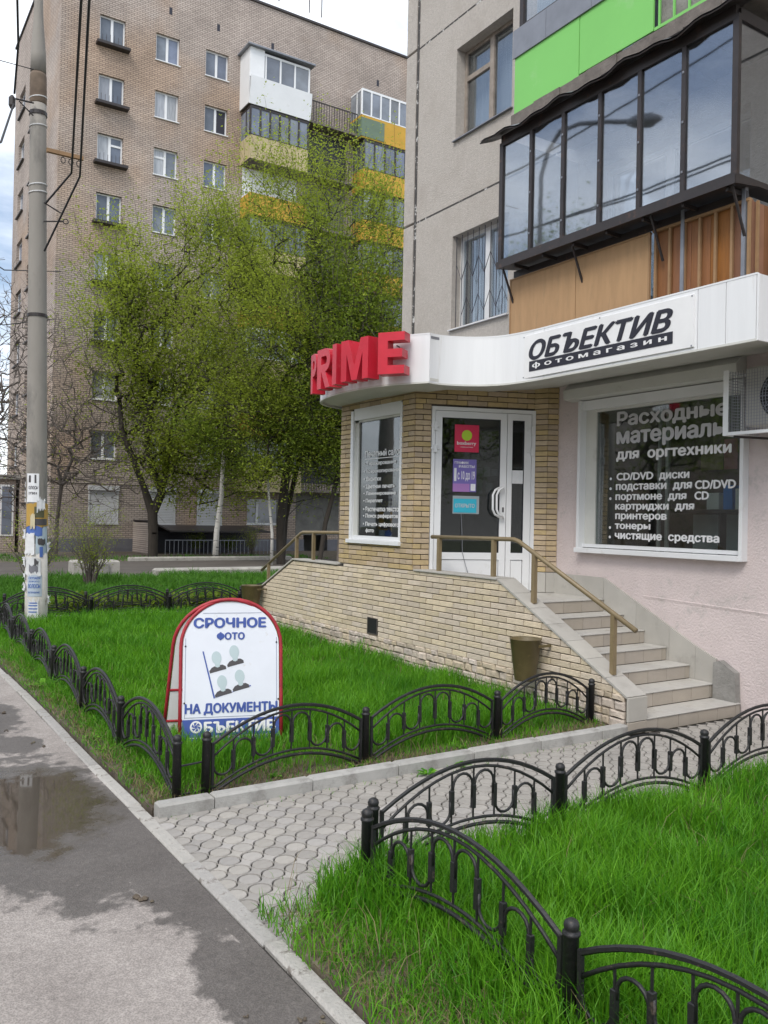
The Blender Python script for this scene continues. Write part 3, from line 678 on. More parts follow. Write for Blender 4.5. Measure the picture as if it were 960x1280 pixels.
for (xa, ya), (xb, yb) in [((7.290, 7.900), (PM[0]-.004, PM[1]-.003)), ((PM[0], PM[1]-.004), (PE[0]-.002, PE[1]-.004))]:
    l_ = math.hypot(xb-xa, yb-ya); ux, uy = (xb-xa)/l_, (yb-ya)/l_; b = MB().bbox(0, l_-.002, -.004, .022, .975, 1.222, .003)
    b.v = [(xa+ux*p[0]-uy*p[1], ya+uy*p[0]+ux*p[1], p[2]) for p in b.v]; obj('plinth_tile', b, M['tile'], bay)
obj('brick_field', brest, M['ochre'], bay, kind='stuff')
# printing-salon window
w = obj('window', MB().box(XF-.02, XF+.05, 8.715, 8.755, 1.55, 3.30).box(XF-.02, XF+.05, 9.90, 9.965, 1.55, 3.30).box(XF-.01, XF+.05, 8.755, 9.90, 3.17, 3.325).box(XF-.0, XF+.05, 8.755, 9.90, 1.57, 1.62), M['white'], bay)
obj('inner_frame', MB().box(XF+.012, XF+.05, 9.80, 9.90, 1.62, 3.17).box(XF+.012, XF+.05, 8.755, 9.90, 3.14, 3.17), M['offwhite'], w)
obj('sill', MB().bbox(XF-.05, XF+.05, 8.70, 10.0, 1.515, 1.568, .004), M['white'], w)
obj('pane', MB().box(XF+.034, XF+.040, 8.755, 9.80, 1.62, 3.14), M['glassd'], w)
XG = XF+.030
for s_, y0, y1, z_, h_ in [('Печатный салон', 9.66, 8.77, 2.66, .085), ('• Тиражирование', 9.68, 8.90, 2.54, .060), ('• Ксерокопирование', 9.68, 8.77, 2.438, .058), ('• Визитки', 9.68, 9.25, 2.343, .055), ('• Цветная печать', 9.68, 8.92, 2.235, .062), ('• Ламинирование', 9.68, 8.89, 2.147, .055), ('• Переплет', 9.68, 9.20, 2.05, .055), ('• Распечатка текстов', 9.68, 8.77, 1.942, .060), ('• Поиск рефератов', 9.68, 8.83, 1.846, .062), ('• Печать цифрового', 9.68, 8.81, 1.738, .062), ('фото', 9.61, 9.40, 1.655, .060)]:
    text('window_lettering', s_, M['vinyl'], (XG, y0, z_), (0, -1, 0), (y0-y1)*.995, h_*1.08, w, bold=.045)
obj('lettering_underline', MB().box(XG-.001, XG, 8.78, 9.66, 2.632, 2.642), M['vinyl'], w)
obj('yellow_emblem', MB().prism([(9.10+.17*math.cos(R(k*20)), 2.33+.09*math.sin(R(k*20))) for k in range(18)], 'x', XG+.03, XG+.034), flat('dull_yellow', (.30, .24, .05)), w)
text('yellow_lettering', 'Kodak', flat('dull_yellow_text', (.42, .34, .07)), (XG+.045, 9.36, 2.01), (0, -1, 0), .44, .10, w, bold=.02)
obj('white_notice', MB().box(XG+.02, XG+.022, 8.78, 8.90, 2.24, 2.36), M['paper'], w)
obj('purple_board', MB().box(XG+.05, XG+.052, 8.9, 9.35, 1.95, 2.25), flat('dark_purple', (.06, .05, .10)), w)
# door set
D = bay
fr = MB()
for a_ in [(.203, .245, .03, 1.0, 3.235), (1.50, 1.545, .03, .99, 3.235)]: dbox(fr, a_[0], a_[1], -.06, .025, a_[3], a_[4])
dbox(fr, .245, 1.50, -.06, .025, 3.19, 3.235)
obj('door_frame', fr, M['white'], bay)
def leaf(s0, s1, g0, g1, nm):
    b = MB()
    dbox(b, s0, g0, -.05, .015, 1.0, 3.185); dbox(b, g1, s1, -.05, .015, 1.0, 3.185)
    dbox(b, g0, g1, -.05, .015, 3.105, 3.185); dbox(b, g0, g1, -.05, .015, 1.37, 1.455); dbox(b, g0, g1, -.05, .015, 1.0, 1.06)
    lf = obj(nm, b, M['white'], bay)
    obj('lower_panel', dboxb(MB(), g0+.008, g1-.008, -.03, .006, 1.066, 1.364), M['white'], lf)
    g = MB()
    for q in [(g0, g0+.006, 1.455, 3.105), (g1-.006, g1, 1.455, 3.105)]: dbox(g, q[0], q[1], -.02, .008, q[2], q[3])
    dbox(g, g0+.006, g1-.006, -.02, .008, 3.099, 3.105); dbox(g, g0+.006, g1-.006, -.02, .008, 1.455, 1.461)
    obj('gasket', g, M['ink'], lf)
    obj('pane', dbox(MB(), g0+.006, g1-.006, -.012, -.006, 1.461, 3.099), M['glassd'], lf)
    return lf
dl1 = leaf(.252, 1.172, .335, 1.09, 'door'); dl2 = leaf(1.180, 1.495, 1.245, 1.405, 'side_door_leaf')
for zz in (2.72, 2.99):
    for s_, p_ in ((.243, dl1), (1.50, dl2)):
        obj('hinge', dboxb(MB(), s_-.018, s_+.022, .025, .05, zz-.05, zz+.05), M['white'], p_)
        obj('hinge', dboxb(MB(), s_-.05 if s_ < 1 else s_-.07, s_+.06 if s_ < 1 else s_+.03, .02, .035, zz-.012, zz+.012), M['white'], p_)
def hnd(off, zz0=1.90, zz1=2.26):
    pts = [DW(1.13+off, .02, zz1), DW(1.12+off*1, .06, zz1), DW(1.06+off, .075, zz1-.03), DW(1.03+off, .08, zz1-.09), DW(1.03+off, .08, zz0+.09), DW(1.06+off, .075, zz0+.03), DW(1.12+off, .06, zz0), DW(1.13+off, .02, zz0)]
    return MB().tube(pts, .014, 10)
obj('handle', hnd(0), M['white'], dl1, smooth=True)
obj('handle', hnd(-.05), M['white'], dl1, smooth=True)
obj('lock_plate', dbox(MB(), 1.125, 1.145, .015, .022, 1.96, 2.02), M['slate'], dl1)
DX = (dx_, dy_, 0)
def card(nm, s0, s1, z0, z1, m, n_=.004, parent=dl1, th=.003): return obj(nm, dbox(MB(), s0, s1, n_-th, n_, z0, z1), m, parent)
rc_ = M['cardred'] = flat('crimson_card', (.62, .015, .075), .4)
card('crimson_card', .50, .81, 2.69, 3.025, rc_)
gd = MB(); n = 24; gd.v = [tuple(DW(.655+.066*math.cos(2*math.pi*k/n), .0055, 2.895+.066*math.sin(2*math.pi*k/n))) for k in range(n)]+[tuple(DW(.655+.066*math.cos(2*math.pi*k/n), .0035, 2.895+.066*math.sin(2*math.pi*k/n))) for k in range(n)]
gd.f = [tuple(range(n)), ]+[(k, (k+1) % n, n+(k+1) % n, n+k) for k in range(n)]
obj('lime_disc', gd, flat('lime', (.42, .62, .03), .5), dl1)
text('card_lettering', 'boxberry', M['vinyl'], DW(.53, .0052, 2.765), DX, .245, .055, dl1, bold=.02)
text('card_lettering', 'СЛУЖБА ДОСТАВКИ', M['vinyl'], DW(.575, .0052, 2.742), DX, .16, .014, dl1, bold=.02)
card('violet_hours_card', .485, .785, 2.20, 2.60, flat('violet_card', (.16, .13, .40)))
card('pink_band', .485, .70, 2.20, 2.30, flat('pink_violet', (.34, .17, .44)), .0048)
card('white_note', .715, .775, 2.215, 2.30, M['paper'], .0058)
text('hours_lettering', 'ГРАФИК', M['vinyl'], DW(.505, .0052, 2.54), DX, .18, .034, dl1, bold=.02)
text('hours_lettering', 'РАБОТЫ', M['vinyl'], DW(.56, .0052, 2.495), DX, .20, .034, dl1, bold=.02)
text('hours_lettering', 'с 10 до 19', M['vinyl'], DW(.545, .0052, 2.33), DX, .22, .125, dl1, bold=.01)
card('day_column', .50, .53, 2.33, 2.49, M['paper'], .0052)
card('turquoise_card', .50, .795, 1.945, 2.115, flat('turquoise', (.03, .40, .55)))
text('card_lettering', 'ОТКРЫТО', M['vinyl2'], DW(.52, .0052, 2.005), DX, .25, .05, dl1, bold=.02)
card('clear_pocket', .49, .83, 1.93, 2.15, flat('pocket_edge', (.3, .34, .36)), -.001, th=.002)
for s0, z0, z1 in [(.80, 2.40, 2.50), (.90, 2.40, 2.52), (1.0, 2.41, 2.5), (.80, 2.19, 2.36), (.93, 2.2, 2.32)]: card('inside_notice', s0, s0+.085, z0, z1, flat('dim_notice', (.25, .28, .27)), -.05, dl1)
card('white_square_card', 1.25, 1.395, 2.32, 2.485, M['paper'], .004, dl2)
obj('door_cord', MB().tube([DW(.60, .0, 1.93), DW(.61, .01, 1.75), DW(.62, .02, 1.45), DW(.66, .03, 1.30), DW(.70, .05, 1.16)], .004, 5), M['galv'], dl1)
# dark room behind bay glass
room = MB()
room.box(7.40, 7.48, 8.25, 10.2, .98, 3.6); room.box(XF+.17, 7.4, 10.12, 10.2, .98, 3.6); room.box(XF+.2, 7.4, 8.5, 10.12, 3.5, 3.6); room.box(XF+.22, 7.4, 8.46, 10.12, .96, .98)
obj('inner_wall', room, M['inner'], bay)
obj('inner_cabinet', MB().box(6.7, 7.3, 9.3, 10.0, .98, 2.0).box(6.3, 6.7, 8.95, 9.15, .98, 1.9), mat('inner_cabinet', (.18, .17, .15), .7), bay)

# ================================================================ apartment block: pink ground storey + panels above
apt = thing('apartment_block', 'grey concrete panel apartment block with pink plastered ground storey behind the shop', 'apartment block', (9, 7, 0))
XW = 7.5
pw = MB()
pw.box(XW, XW+.3, 7.27, 10.22, -.2, 3.74).box(XW, XW+.3, 1.0, 5.10, -.2, 3.74).box(XW, XW+.3, 5.10, 7.27, -.2, 1.53).box(XW, XW+.3, 5.10, 7.27, 3.22, 3.74)
obj('pink_plaster_wall', pw, M['pink'], apt)
led = MB().prism([(XW+.01, .98), (XW-.006, 1.05), (XW-.007, 1.056), (XW+.01, 1.068)], 'y', 2.0, 6.32)
for i_, v_ in enumerate(led.v):
    led.v[i_] = (v_[0], v_[1], v_[2]-.045*(6.32-v_[1])/1.5)
obj('plaster_ledge', led, M['pink'], apt)
# lower wall left of the bay
obj('lower_wall', MB().box(XW+.002, XW+.3, 10.24, 11.2, -.2, 3.74), M['concrete'], apt)
def wall_grid(y0, y1, z0, z1, holes, x0=XW, x1=XW+.3):
    b = MB(); ysx = sorted({y0, y1, *[h for q in holes for h in q[:2] if y0 < h < y1]}); zsx = sorted({z0, z1, *[h for q in holes for h in q[2:] if z0 < h < z1]})
    for ya, yb in zip(ysx[:-1], ysx[1:]):
        for za, zb in zip(zsx[:-1], zsx[1:]):
            yc, zc = (ya+yb)/2, (za+zb)/2
            if any(q[0] < yc < q[1] and q[2] < zc < q[3] for q in holes): continue
            b.box(x0, x1, ya, yb, za, zb)
    # weld shared faces away
    me = b.mesh('panel'); bm = bmesh.new(); bm.from_mesh(me); bmesh.ops.remove_doubles(bm, verts=bm.verts, dist=1e-5)
    seen = {}
    for f in bm.faces: seen.setdefault(tuple(sorted(v.index for v in f.verts)), []).append(f)
    bmesh.ops.delete(bm, geom=[f for fs in seen.values() if len(fs) > 1 for f in fs], context='FACES'); bm.to_mesh(me); bm.free(); return me
import bmesh
holes = [(8.69, 9.93, 7.44, 8.78), (8.70, 9.95, 4.66, 6.02), (5.1, 7.1, 3.9, 6.05), (5.1, 7.1, 6.7, 8.75), (8.69, 9.93, 10.2, 11.5), (8.70, 9.93, 12.9, 14.2)]
for za, zb in [(3.55, 6.475), (6.505, 9.215), (9.245, 11.98), (12.01, 14.7)]:
    if za < 3.6: za = 3.742
    obj('wall_panel', wall_grid(4.45 if za < 0 else 1.0, 10.915, za, zb, holes), M['concrete'], apt)
    obj('corner_panel', MB().bbox(XW-.02, XW+.3, 10.955, 11.22, za, zb, .01), M['concrete'], apt)
obj('seam_filler', MB().box(XW+.012, XW+.2, 1.0, 11.2, 3.7, 14.7).box(XW-.006, XW+.013, 10.915, 10.955, 3.6, 14.7), M['seam'], apt) if False else None
sf = MB()
for zs in (6.49, 9.23, 11.995): sf.box(XW+.004, XW+.2, 1.0, 10.9, zs-.016, zs+.016)
sf.box(XW-.006, XW+.2, 10.895, 10.975, 3.6, 14.7)
obj('seam_filler', sf, M['seam'], apt)
obj('end_wall', MB().box(XW+.3, 20, 10.9, 11.18, -.2, 14.7), M['concrete'], apt)
obj('roof_slab', MB().box(XW+.3, 20, 1.0, 10.9, 14.5, 14.7), M['concrete'], apt)
# windows of the flats
def flat_window(y0, y1, z0, z1, m, split, vent=False, grille=False, sillm='white'):
    xr = XW+.16
    b = MB(); t = .05
    b.box(xr, xr+.06, y0, y0+t, z0, z1).box(xr, xr+.06, y1-t, y1, z0, z1).box(xr, xr+.06, y0+t, y1-t, z1-t, z1).box(xr, xr+.06, y0+t, y1-t, z0, z0+t)
    ym = y0+(y1-y0)*split; b.box(xr-.005, xr+.06, ym-.045, ym+.045, z0+t, z1-t)
    if vent:
        zv = z1-.42; b.box(xr-.002, xr+.05, ym+.045, y1-t, zv-.035, zv+.035)
    w = obj('window', b, M[m], apt)
    obj('pane', MB().box(xr+.025, xr+.03, y0+t, ym-.045, z0+t, z1-t), M['glass'], w); obj('pane', MB().box(xr+.025, xr+.03, ym+.045, y1-t, z0+t, z1-t), M['glass'], w)
    obj('curtain', MB().box(xr+.18, xr+.19, y0, y1, z0, z1), M['curtain'], w)
    obj('sill', MB().prism([(XW-.045, z0-.035), (XW-.045, z0-.022), (xr, z0+.01), (xr, z0-.02)], 'y', y0-.03, y1+.03), M[sillm], w)
    if grille:
        gr = MB(); ys_ = [y0+.04+i*(y1-y0-.08)/9 for i in range(10)]
        for i, yy in enumerate(ys_): gr.tube([(XW+.05, yy, z0+.01), (XW+.05, yy, z1-.01)], .006, 5)
        for i in range(0, 8, 2):
            for zz in (z0+.28, z0+.82):
                a_, b_, c_ = ys_[i], ys_[i+1], ys_[i+2]
                s_ = .13
                gr.tube([(XW+.045, a_, zz-s_), (XW+.045, b_, zz+s_), (XW+.045, c_, zz-s_)], .005, 5)
        for i in range(1, 8, 2): gr.tube([(XW+.045, ys_[i], z0+.95), (XW+.045, ys_[i+1], z0+.68), (XW+.045, ys_[i+2], z0+.95)], .005, 5)
        obj('window_grille', gr, M['ink'], w)
flat_window(8.69, 9.93, 7.44, 8.78, 'wood', .5, vent=True, sillm='galv')
flat_window(8.70, 9.95, 4.66, 6.02, 'white', .5, grille=True)
flat_window(8.69, 9.93, 10.2, 11.5, 'white', .5); flat_window(8.70, 9.93, 12.9, 14.2, 'white', .5)
flat_window(5.1, 7.1, 3.9, 6.05, 'white', .55); flat_window(5.1, 7.1, 6.7, 8.75, 'white', .45)
# shop window in pink wall
w = obj('shop_window', MB().box(XW-.09, XW+.06, 7.235, 7.275, 1.545, 3.30).box(XW-.09, XW+.06, 5.06, 5.10, 1.50, 3.20).box(XW-.05, XW+.06, 5.10, 7.235, 3.19, 3.30).box(XW-.02, XW+.06, 5.10, 7.235, 1.56, 1.60), M['white'], apt, label='wide white-framed shop window with lettering on dark glass')
obj('inner_frame', MB().box(XW+.01, XW+.06, 7.07, 7.235, 1.60, 3.19).box(XW+.01, XW+.06, 5.10, 7.07, 3.16, 3.19), M['offwhite'], w)
obj('sill', MB().bbox(XW-.11, XW+.05, 5.10, 7.29, 1.495, 1.552, .005), M['white'], w)
obj('shutter_box', MB().prism([(XW-.16, 3.33), (XW-.03, 3.31), (XW-.0, 3.31), (XW-.0, 3.54), (XW-.05, 3.545), (XW-.17, 3.44)], 'y', 5.10, 7.45), M['offwhite'], w)
obj('pane', MB().box(XW+.030, XW+.036, 5.10, 7.07, 1.60, 3.16), M['sglass'], w)
XT = XW+.026
for s_, y0, z_, y1, h_, mm in [('Расходные', 6.774, 2.935, 5.31, .200, 'vinyl2'), ('материалы', 6.776, 2.712, 5.31, .195, 'vinyl2'), ('для  оргтехники', 6.775, 2.552, 5.27, .125, 'vinyl'), ('CD/DVD  диски', 6.766, 2.325, 5.768, .105, 'vinyl'), ('подставки  для', 6.773, 2.213, 5.733, .09, 'vinyl'), ('CD/DVD', 5.70, 2.223, 5.214, .093, 'vinyl'), ('портмоне  для', 6.777, 2.095, 5.80, .09, 'vinyl'), ('CD', 5.704, 2.112, 5.525, .089, 'vinyl'), ('картриджи  для', 6.778, 1.985, 5.702, .09, 'vinyl'), ('принтеров', 6.775, 1.875, 6.051, .09, 'vinyl'), ('тонеры', 6.779, 1.765, 6.267, .085, 'vinyl'), ('чистящие  средства', 6.777, 1.648, 5.394, .095, 'vinyl')]:
    text('window_lettering', s_, M[mm], (XT, y0, z_), (0, -1, 0), y0-y1, h_, w, bold=.045)
for z_ in (2.365, 2.25, 2.135, 1.80, 1.69): obj('lettering_bullet', MB().prism([(6.85+.016*math.cos(R(k*36)), z_+.016*math.sin(R(k*36))) for k in range(10)], 'x', XT-.002, XT), M['vinyl'], w)
# shop interior
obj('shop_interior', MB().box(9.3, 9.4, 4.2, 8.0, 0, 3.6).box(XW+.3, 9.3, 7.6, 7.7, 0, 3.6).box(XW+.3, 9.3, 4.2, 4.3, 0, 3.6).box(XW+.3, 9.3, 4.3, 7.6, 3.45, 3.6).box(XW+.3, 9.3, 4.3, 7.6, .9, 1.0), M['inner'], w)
sh = mat('shop_shelf', (.6, .62, .6), .6)
obj('shelf', MB().box(7.9, 8.35, 4.4, 6.3, 1.98, 2.02).box(7.9, 8.35, 4.4, 4.43, 1, 2.9).box(7.9, 8.0, 5.65, 5.68, 1, 1.98), mat('dark_shelf', (.04, .04, .04), .6), w)
obj('shelf_back', MB().box(8.3, 8.34, 4.4, 6.3, 1.0, 1.97), mat('pale_cupboard', (.62, .70, .70), .5), w)
obj('blue_folder', MB().box(7.95, 8.2, 5.55, 5.66, 2.02, 2.28), flat('folder_blue', (.02, .25, .75)), w)
obj('white_box', MB().box(7.93, 8.2, 4.8, 5.25, 2.02, 2.27).box(7.93, 8.2, 5.70, 5.85, 2.02, 2.2).box(7.93, 8.2, 5.35, 5.5, 2.02, 2.24), flat('box_white', (.75, .78, .76)), w)
obj('pink_poster', MB().box(8.6, 8.61, 5.95, 6.12, 2.5, 2.85), flat('poster_pink', (.75, .28, .3)), w)
obj('olive_poster', MB().box(8.62, 8.63, 6.15, 6.45, 2.5, 2.8), flat('poster_olive', (.4, .42, .15)), w)
obj('glass_partition', MB().box(7.85, 7.88, 6.30, 6.34, 1.0, 3.2).box(7.85, 7.88, 6.42, 6.45, 1.0, 3.2), sh, w)

# ================================================================ canopy with fascia
can = thing('sign_canopy', 'white panelled canopy with a curved corner above the shop entrance', 'canopy', (6.3, 7.5, 3.4))
curve = [(6.3, 10.38), (5.85, 10.33), (5.48, 10.12), (5.27, 9.78), (5.17, 9.35), (5.14, 8.9), (5.18, 8.45), (5.30, 8.04), (5.50, 7.68)]
curve2 = [(5.50, 7.68), (5.64, 7.70), (5.78, 7.67), (5.93, 7.60), (6.07, 7.50), (6.18, 7.37), (6.25, 7.2), (6.29, 6.95), (6.30, 6.7)]
def smooth_curve(P, n=4):
    out = []
    for i in range(len(P)-1):
        p0, p1, p2, p3 = P[max(i-1, 0)], P[i], P[i+1], P[min(i+2, len(P)-1)]
        for k in range(n):
            t = k/n; out.append(tuple(.5*((2*p1[a])+(-p0[a]+p2[a])*t+(2*p0[a]-5*p1[a]+4*p2[a]-p3[a])*t*t+(-p0[a]+3*p1[a]-3*p2[a]+p3[a])*t**3) for a in (0, 1)))
    return out+[P[-1]]
c1, c2 = smooth_curve(curve), smooth_curve(curve2)
ZB, ZT = 3.385, 3.925
def sheet(pts, z0, z1, th=.02):
    b = MB(); n = len(pts); b.v = [(x, y, z0) for x, y in pts]+[(x, y, z1) for x, y in pts]
    inn = []
    for i, (x, y) in enumerate(pts):
        a_, c_ = pts[max(i-1, 0)], pts[min(i+1, n-1)]; d = Vector((c_[0]-a_[0], c_[1]-a_[1], 0)).normalized(); inn.append((x-d.y*th, y+d.x*th) if False else (x+(-d.y)*th*1, y+d.x*th*1))
    b.v += [(x, y, z0) for x, y in inn]+[(x, y, z1) for x, y in inn]
    for i in range(n-1):
        b.f += [(i, i+1, n+i+1, n+i), (2*n+i+1, 2*n+i, 3*n+i, 3*n+i+1), (i+1, i, 2*n+i, 2*n+i+1), (n+i, n+i+1, 3*n+i+1, 3*n+i)]
    b.f += [(0, n, 3*n, 2*n), (n-1, 3*n-1, 4*n-1, 2*n-1)]; return b
obj('curved_fascia', sheet(c1, ZB, ZT), M['fascia'], can, smooth=False)
obj('curved_fascia', sheet(c2, ZB, ZT), M['fascia'], can)
cuts = [6.698, 4.77, 4.49, 4.205]
for a_, b_ in zip(cuts[:-1], cuts[1:]): obj('fascia_panel', MB().bbox(6.30, 6.32, b_+.003, a_-.003, ZB, ZT, .002), M['fascia'], can)
obj('fascia_end', MB().bbox(6.303, XW, 4.185, 4.203, ZB-.01, ZT, .002), M['fascia'], can)
full = c1+c2[1:]+[(6.30, 4.2)]
trim = MB()
trim.add(*(lambda s: (s.v, s.f))(sheet([(x-.004, y) for x, y in c1], ZB-.012, ZB+.008, .03))); trim.add(*(lambda s: (s.v, s.f))(sheet([(x-.004, y) for x, y in c2]+[(6.296, 4.2)], ZB-.012, ZB+.008, .03)))
obj('drip_edge', trim, M['offwhite'], can)
obj('top_trim', MB().add(*(lambda s: (s.v, s.f))(sheet([(x-.003, y) for x, y in c1], ZT-.004, ZT+.012, .03))).add(*(lambda s: (s.v, s.f))(sheet([(x-.003, y) for x, y in c2]+[(6.297, 4.2)], ZT-.004, ZT+.012, .03))), M['white'], can)
# soffit and top plate: rises slightly towards the wall
sof = MB(); P_ = full; n = len(P_)
def zs(x): return ZB+.001+max(0, (x-6.28))*.12
inner_pts = [(7.499, y) if y > 4.2 else (7.499, 4.2) for x, y in P_]
sof.v = [(x+.02, y, ZB+.001) for x, y in P_]+[(7.499, max(min(y, 10.33), 4.21), 3.53) for x, y in P_]
mid = [(6.3 if x < 6.3 else x+.02, y if x > 5.9 else y, ZB+.02) for x, y in P_]
poly = [(x+.015, y) for x, y in P_]+[(7.499, 4.2), (7.499, 10.38)]
sof = MB().prism(poly, 'z', ZB+.018, ZB+.05)
for i_, v_ in enumerate(sof.v):
    if v_[0] > 7.4: sof.v[i_] = (v_[0], v_[1], v_[2]+.125)
obj('soffit', sof, M['soffit'], can)
top = MB().prism(poly, 'z', ZT-.05, ZT-.02); obj('top_plate', top, M['galv'], can)
# the flat sign on the fascia
sg = thing('shop_sign', 'white flat sign lettered in black with a black strip below, under the plywood balcony panels', 'sign', (6.29, 5.9, 3.4))
obj('board', MB().bbox(6.285, 6.299, 4.80, 7.02, 3.415, 3.885, .003), M['vinyl'], sg)
obj('strip', MB().box(6.281, 6.2845, 5.02, 6.91, 3.482, 3.592), M['ink'], sg)
text('lettering', 'ОБЪЕКТИВ', M['ink'], (6.282, 6.92, 3.60), (0, -1, 0), 1.90, .215, sg, bold=.045, shear=.28)
text('strip_lettering', 'ф о т о м а г а з и н', M['vinyl'], (6.279, 6.86, 3.502), (0, -1, 0), 1.78, .07, sg, bold=.03)
for y_, z_ in ((7.0, 3.87), (4.82, 3.87), (5.9, 3.88), (7.0, 3.43), (4.82, 3.43)): obj('screw', MB().box(6.281, 6.286, y_-.006, y_+.006, z_-.006, z_+.006), M['galv'], sg)
# PRIME letters, one thing each
def letter(ch, p_right, p_left, z0, z1, lab, depth=.17):
    pr_, pl_ = Vector((*p_right, z0)), Vector((*p_left, z0)); d = (pr_-pl_)
    t = thing('sign_letter', lab, 'sign letter', (pl_.x, pl_.y, z0), 'red letters on the curved canopy')
    nrm = d.normalized().cross(Vector((0, 0, 1)))
    W_, H_ = d.length, z1-z0; dn = d.normalized(); b = MB(); t_ = min(.105, W_*.34)
    def pr2(poly): b.prism(poly, 'z', 0, depth)
    def ring_(cx, cy, ro, ri, a0, a1, n=10):
        for k in range(n):
            u0, u1 = R(a0+(a1-a0)*k/n), R(a0+(a1-a0)*(k+1)/n)
            pr2([(cx+ro[0]*math.cos(u0), cy+ro[1]*math.sin(u0)), (cx+ro[0]*math.cos(u1), cy+ro[1]*math.sin(u1)), (cx+ri[0]*math.cos(u1), cy+ri[1]*math.sin(u1)), (cx+ri[0]*math.cos(u0), cy+ri[1]*math.sin(u0))])
    if ch == 'E': pr2([(0, 0), (W_, 0), (W_, .095), (t_*1.1, .095), (t_*1.1, H_*.40), (W_*.92, H_*.40), (W_*.92, H_*.60), (t_*1.1, H_*.60), (t_*1.1, H_-.095), (W_, H_-.095), (W_, H_), (0, H_)])
    if ch == 'I': pr2([(0, 0), (W_, 0), (W_, H_), (0, H_)])
    if ch == 'M': pr2([(0, 0), (.10, 0), (.10, H_*.66), (W_/2-.045, 0), (W_/2+.045, 0), (W_-.10, H_*.66), (W_-.10, 0), (W_, 0), (W_, H_), (W_-.135, H_), (W_/2, H_*.36), (.135, H_), (0, H_)])
    if ch in 'PR':
        rb = H_*.29; cy = H_-rb; cx = W_-rb*.9
        pr2([(0, 0), (t_, 0), (t_, H_), (0, H_)]); pr2([(t_, H_-.09), (cx, H_-.09), (cx, H_), (t_, H_)]); pr2([(t_, cy-rb), (cx, cy-rb), (cx, cy-rb+.09), (t_, cy-rb+.09)])
        ring_(cx, cy, (rb*.9, rb), (rb*.9-.085, rb-.09), -90, 90)
        if ch == 'R': pr2([(W_-.115, 0), (W_, 0), (cx-.0, cy-rb), (cx-.10, cy-rb)])
    Bm = Matrix((dn, Vector((0, 0, 1)), nrm)).transposed().to_4x4(); Bm.translation = pl_-nrm*depth
    b.xf(Bm); obj('letter_body', b, M['red'], t)
    for zz in (z0+.1, z1-.12):
        c_ = (pr_+pl_)/2-nrm*depth; obj('mounting_rod', MB().tube([(c_.x, c_.y, zz), (c_.x-nrm.x*.12, c_.y-nrm.y*.12, zz)], .008, 6), M['dark'], t)
letter('E', (5.20, 7.74), (5.02, 8.0), 3.46, 3.925, 'large red box letter E, nearest the right end of the curved canopy')
letter('M', (4.97, 8.13), (4.895, 8.61), 3.435, 3.91, 'red box letter M between the letters I and E')
letter('I', (4.885, 8.705), (4.885, 8.80), 3.425, 3.905, 'narrow red box letter I between the letters R and M')
letter('R', (4.90, 8.885), (4.91, 9.225), 3.42, 3.90, 'red box letter R between the letters P and I')
letter('P', (4.93, 9.29), (5.00, 9.56), 3.41, 3.90, 'leftmost red box letter P seen nearly edge on')

# ================================================================ first balcony (glazed, plywood front)
bal = thing('glazed_balcony', 'dark framed glazed balcony with plywood and slatted front above the shop sign', 'balcony', (6.9, 5.9, 3.75))
obj('floor_slab', MB().box(6.48, XW, 4.42, 7.47, 3.68, 3.80), M['slab'], bal)
obj('plywood_panel', MB().bbox(6.48, 6.50, 6.435, 7.46, 3.80, 4.63, .003), M['plywood'], bal); obj('plywood_panel', MB().bbox(6.482, 6.502, 5.46, 6.427, 3.80, 4.65, .003), M['plywood'], bal)
obj('panel_trim', MB().box(6.474, 6.505, 7.455, 7.475, 3.8, 4.65).box(6.474, 6.51, 5.46, 7.455, 4.63, 4.648).box(6.472, 6.481, 5.455, 5.475, 3.8, 4.64), M['batten'], bal)
for k in range(5): 
    y0 = 5.44-.205*k; obj('board', MB().bbox(6.54, 6.56, y0-.20, y0, 3.75, 4.66, .003), M['varnish'], bal)
for k in range(7): obj('batten', MB().bbox(6.505, 6.53, 5.42-.165*k-.012, 5.42-.165*k+.012, 3.76, 4.66), M['batten'], bal)
obj('rail', MB().bbox(6.50, 6.54, 4.42, 5.45, 4.64, 4.67), M['batten'], bal)
for y_ in (5.10, 4.47): obj('steel_post', MB().box(6.49, 6.53, y_-.018, y_+.018, 3.7, 4.80), M['galv'], bal)
for k in range(5):
    x0 = 6.56+.19*k; obj('board', MB().bbox(x0, x0+.185, 4.44, 4.46, 3.75, 4.66, .003), M['varnish'], bal)
for k in range(5): obj('batten', MB().bbox(6.6+.2*k, 6.62+.2*k, 4.40, 4.425, 3.76, 4.66), M['batten'], bal)
GX, GY0, GY1, GZ0, GZ1 = 6.30, 4.43, 7.45, 4.80, 6.14
obj('lower_shelf', MB().prism([(GX-.03, 4.735), (GX-.03, 4.80), (6.6, 4.80), (6.6, 4.775)], 'y', GY0-.03, GY1+.03).box(GX-.035, GX-.025, GY0-.03, GY1+.03, 4.73, 4.81), M['dark'], bal)
obj('side_shelf', MB().box(6.6, XW, GY0-.03, GY0+.15, 4.775, 4.80), M['dark'], bal)
gap = MB().box(6.50, 6.52, 4.45, 7.44, 4.665, 4.735); obj('recess_board', gap, M['dark'], bal)
pys = [7.45, 6.955, 6.465, 5.955, 5.455, 4.955, 4.43]
for i, y_ in enumerate(pys):
    wd = .022 if 0 < i < 6 else .028
    obj('glazing_post', MB().box(GX-.012, GX+.03, y_-wd, y_+wd, GZ0, GZ1+.04), M['dark'], bal)
obj('glazing_rail', MB().box(GX-.014, GX+.032, GY0, GY1, GZ0, GZ0+.035).box(GX-.014, GX+.032, GY0, GY1, GZ1-.0, GZ1+.12), M['dark'], bal)
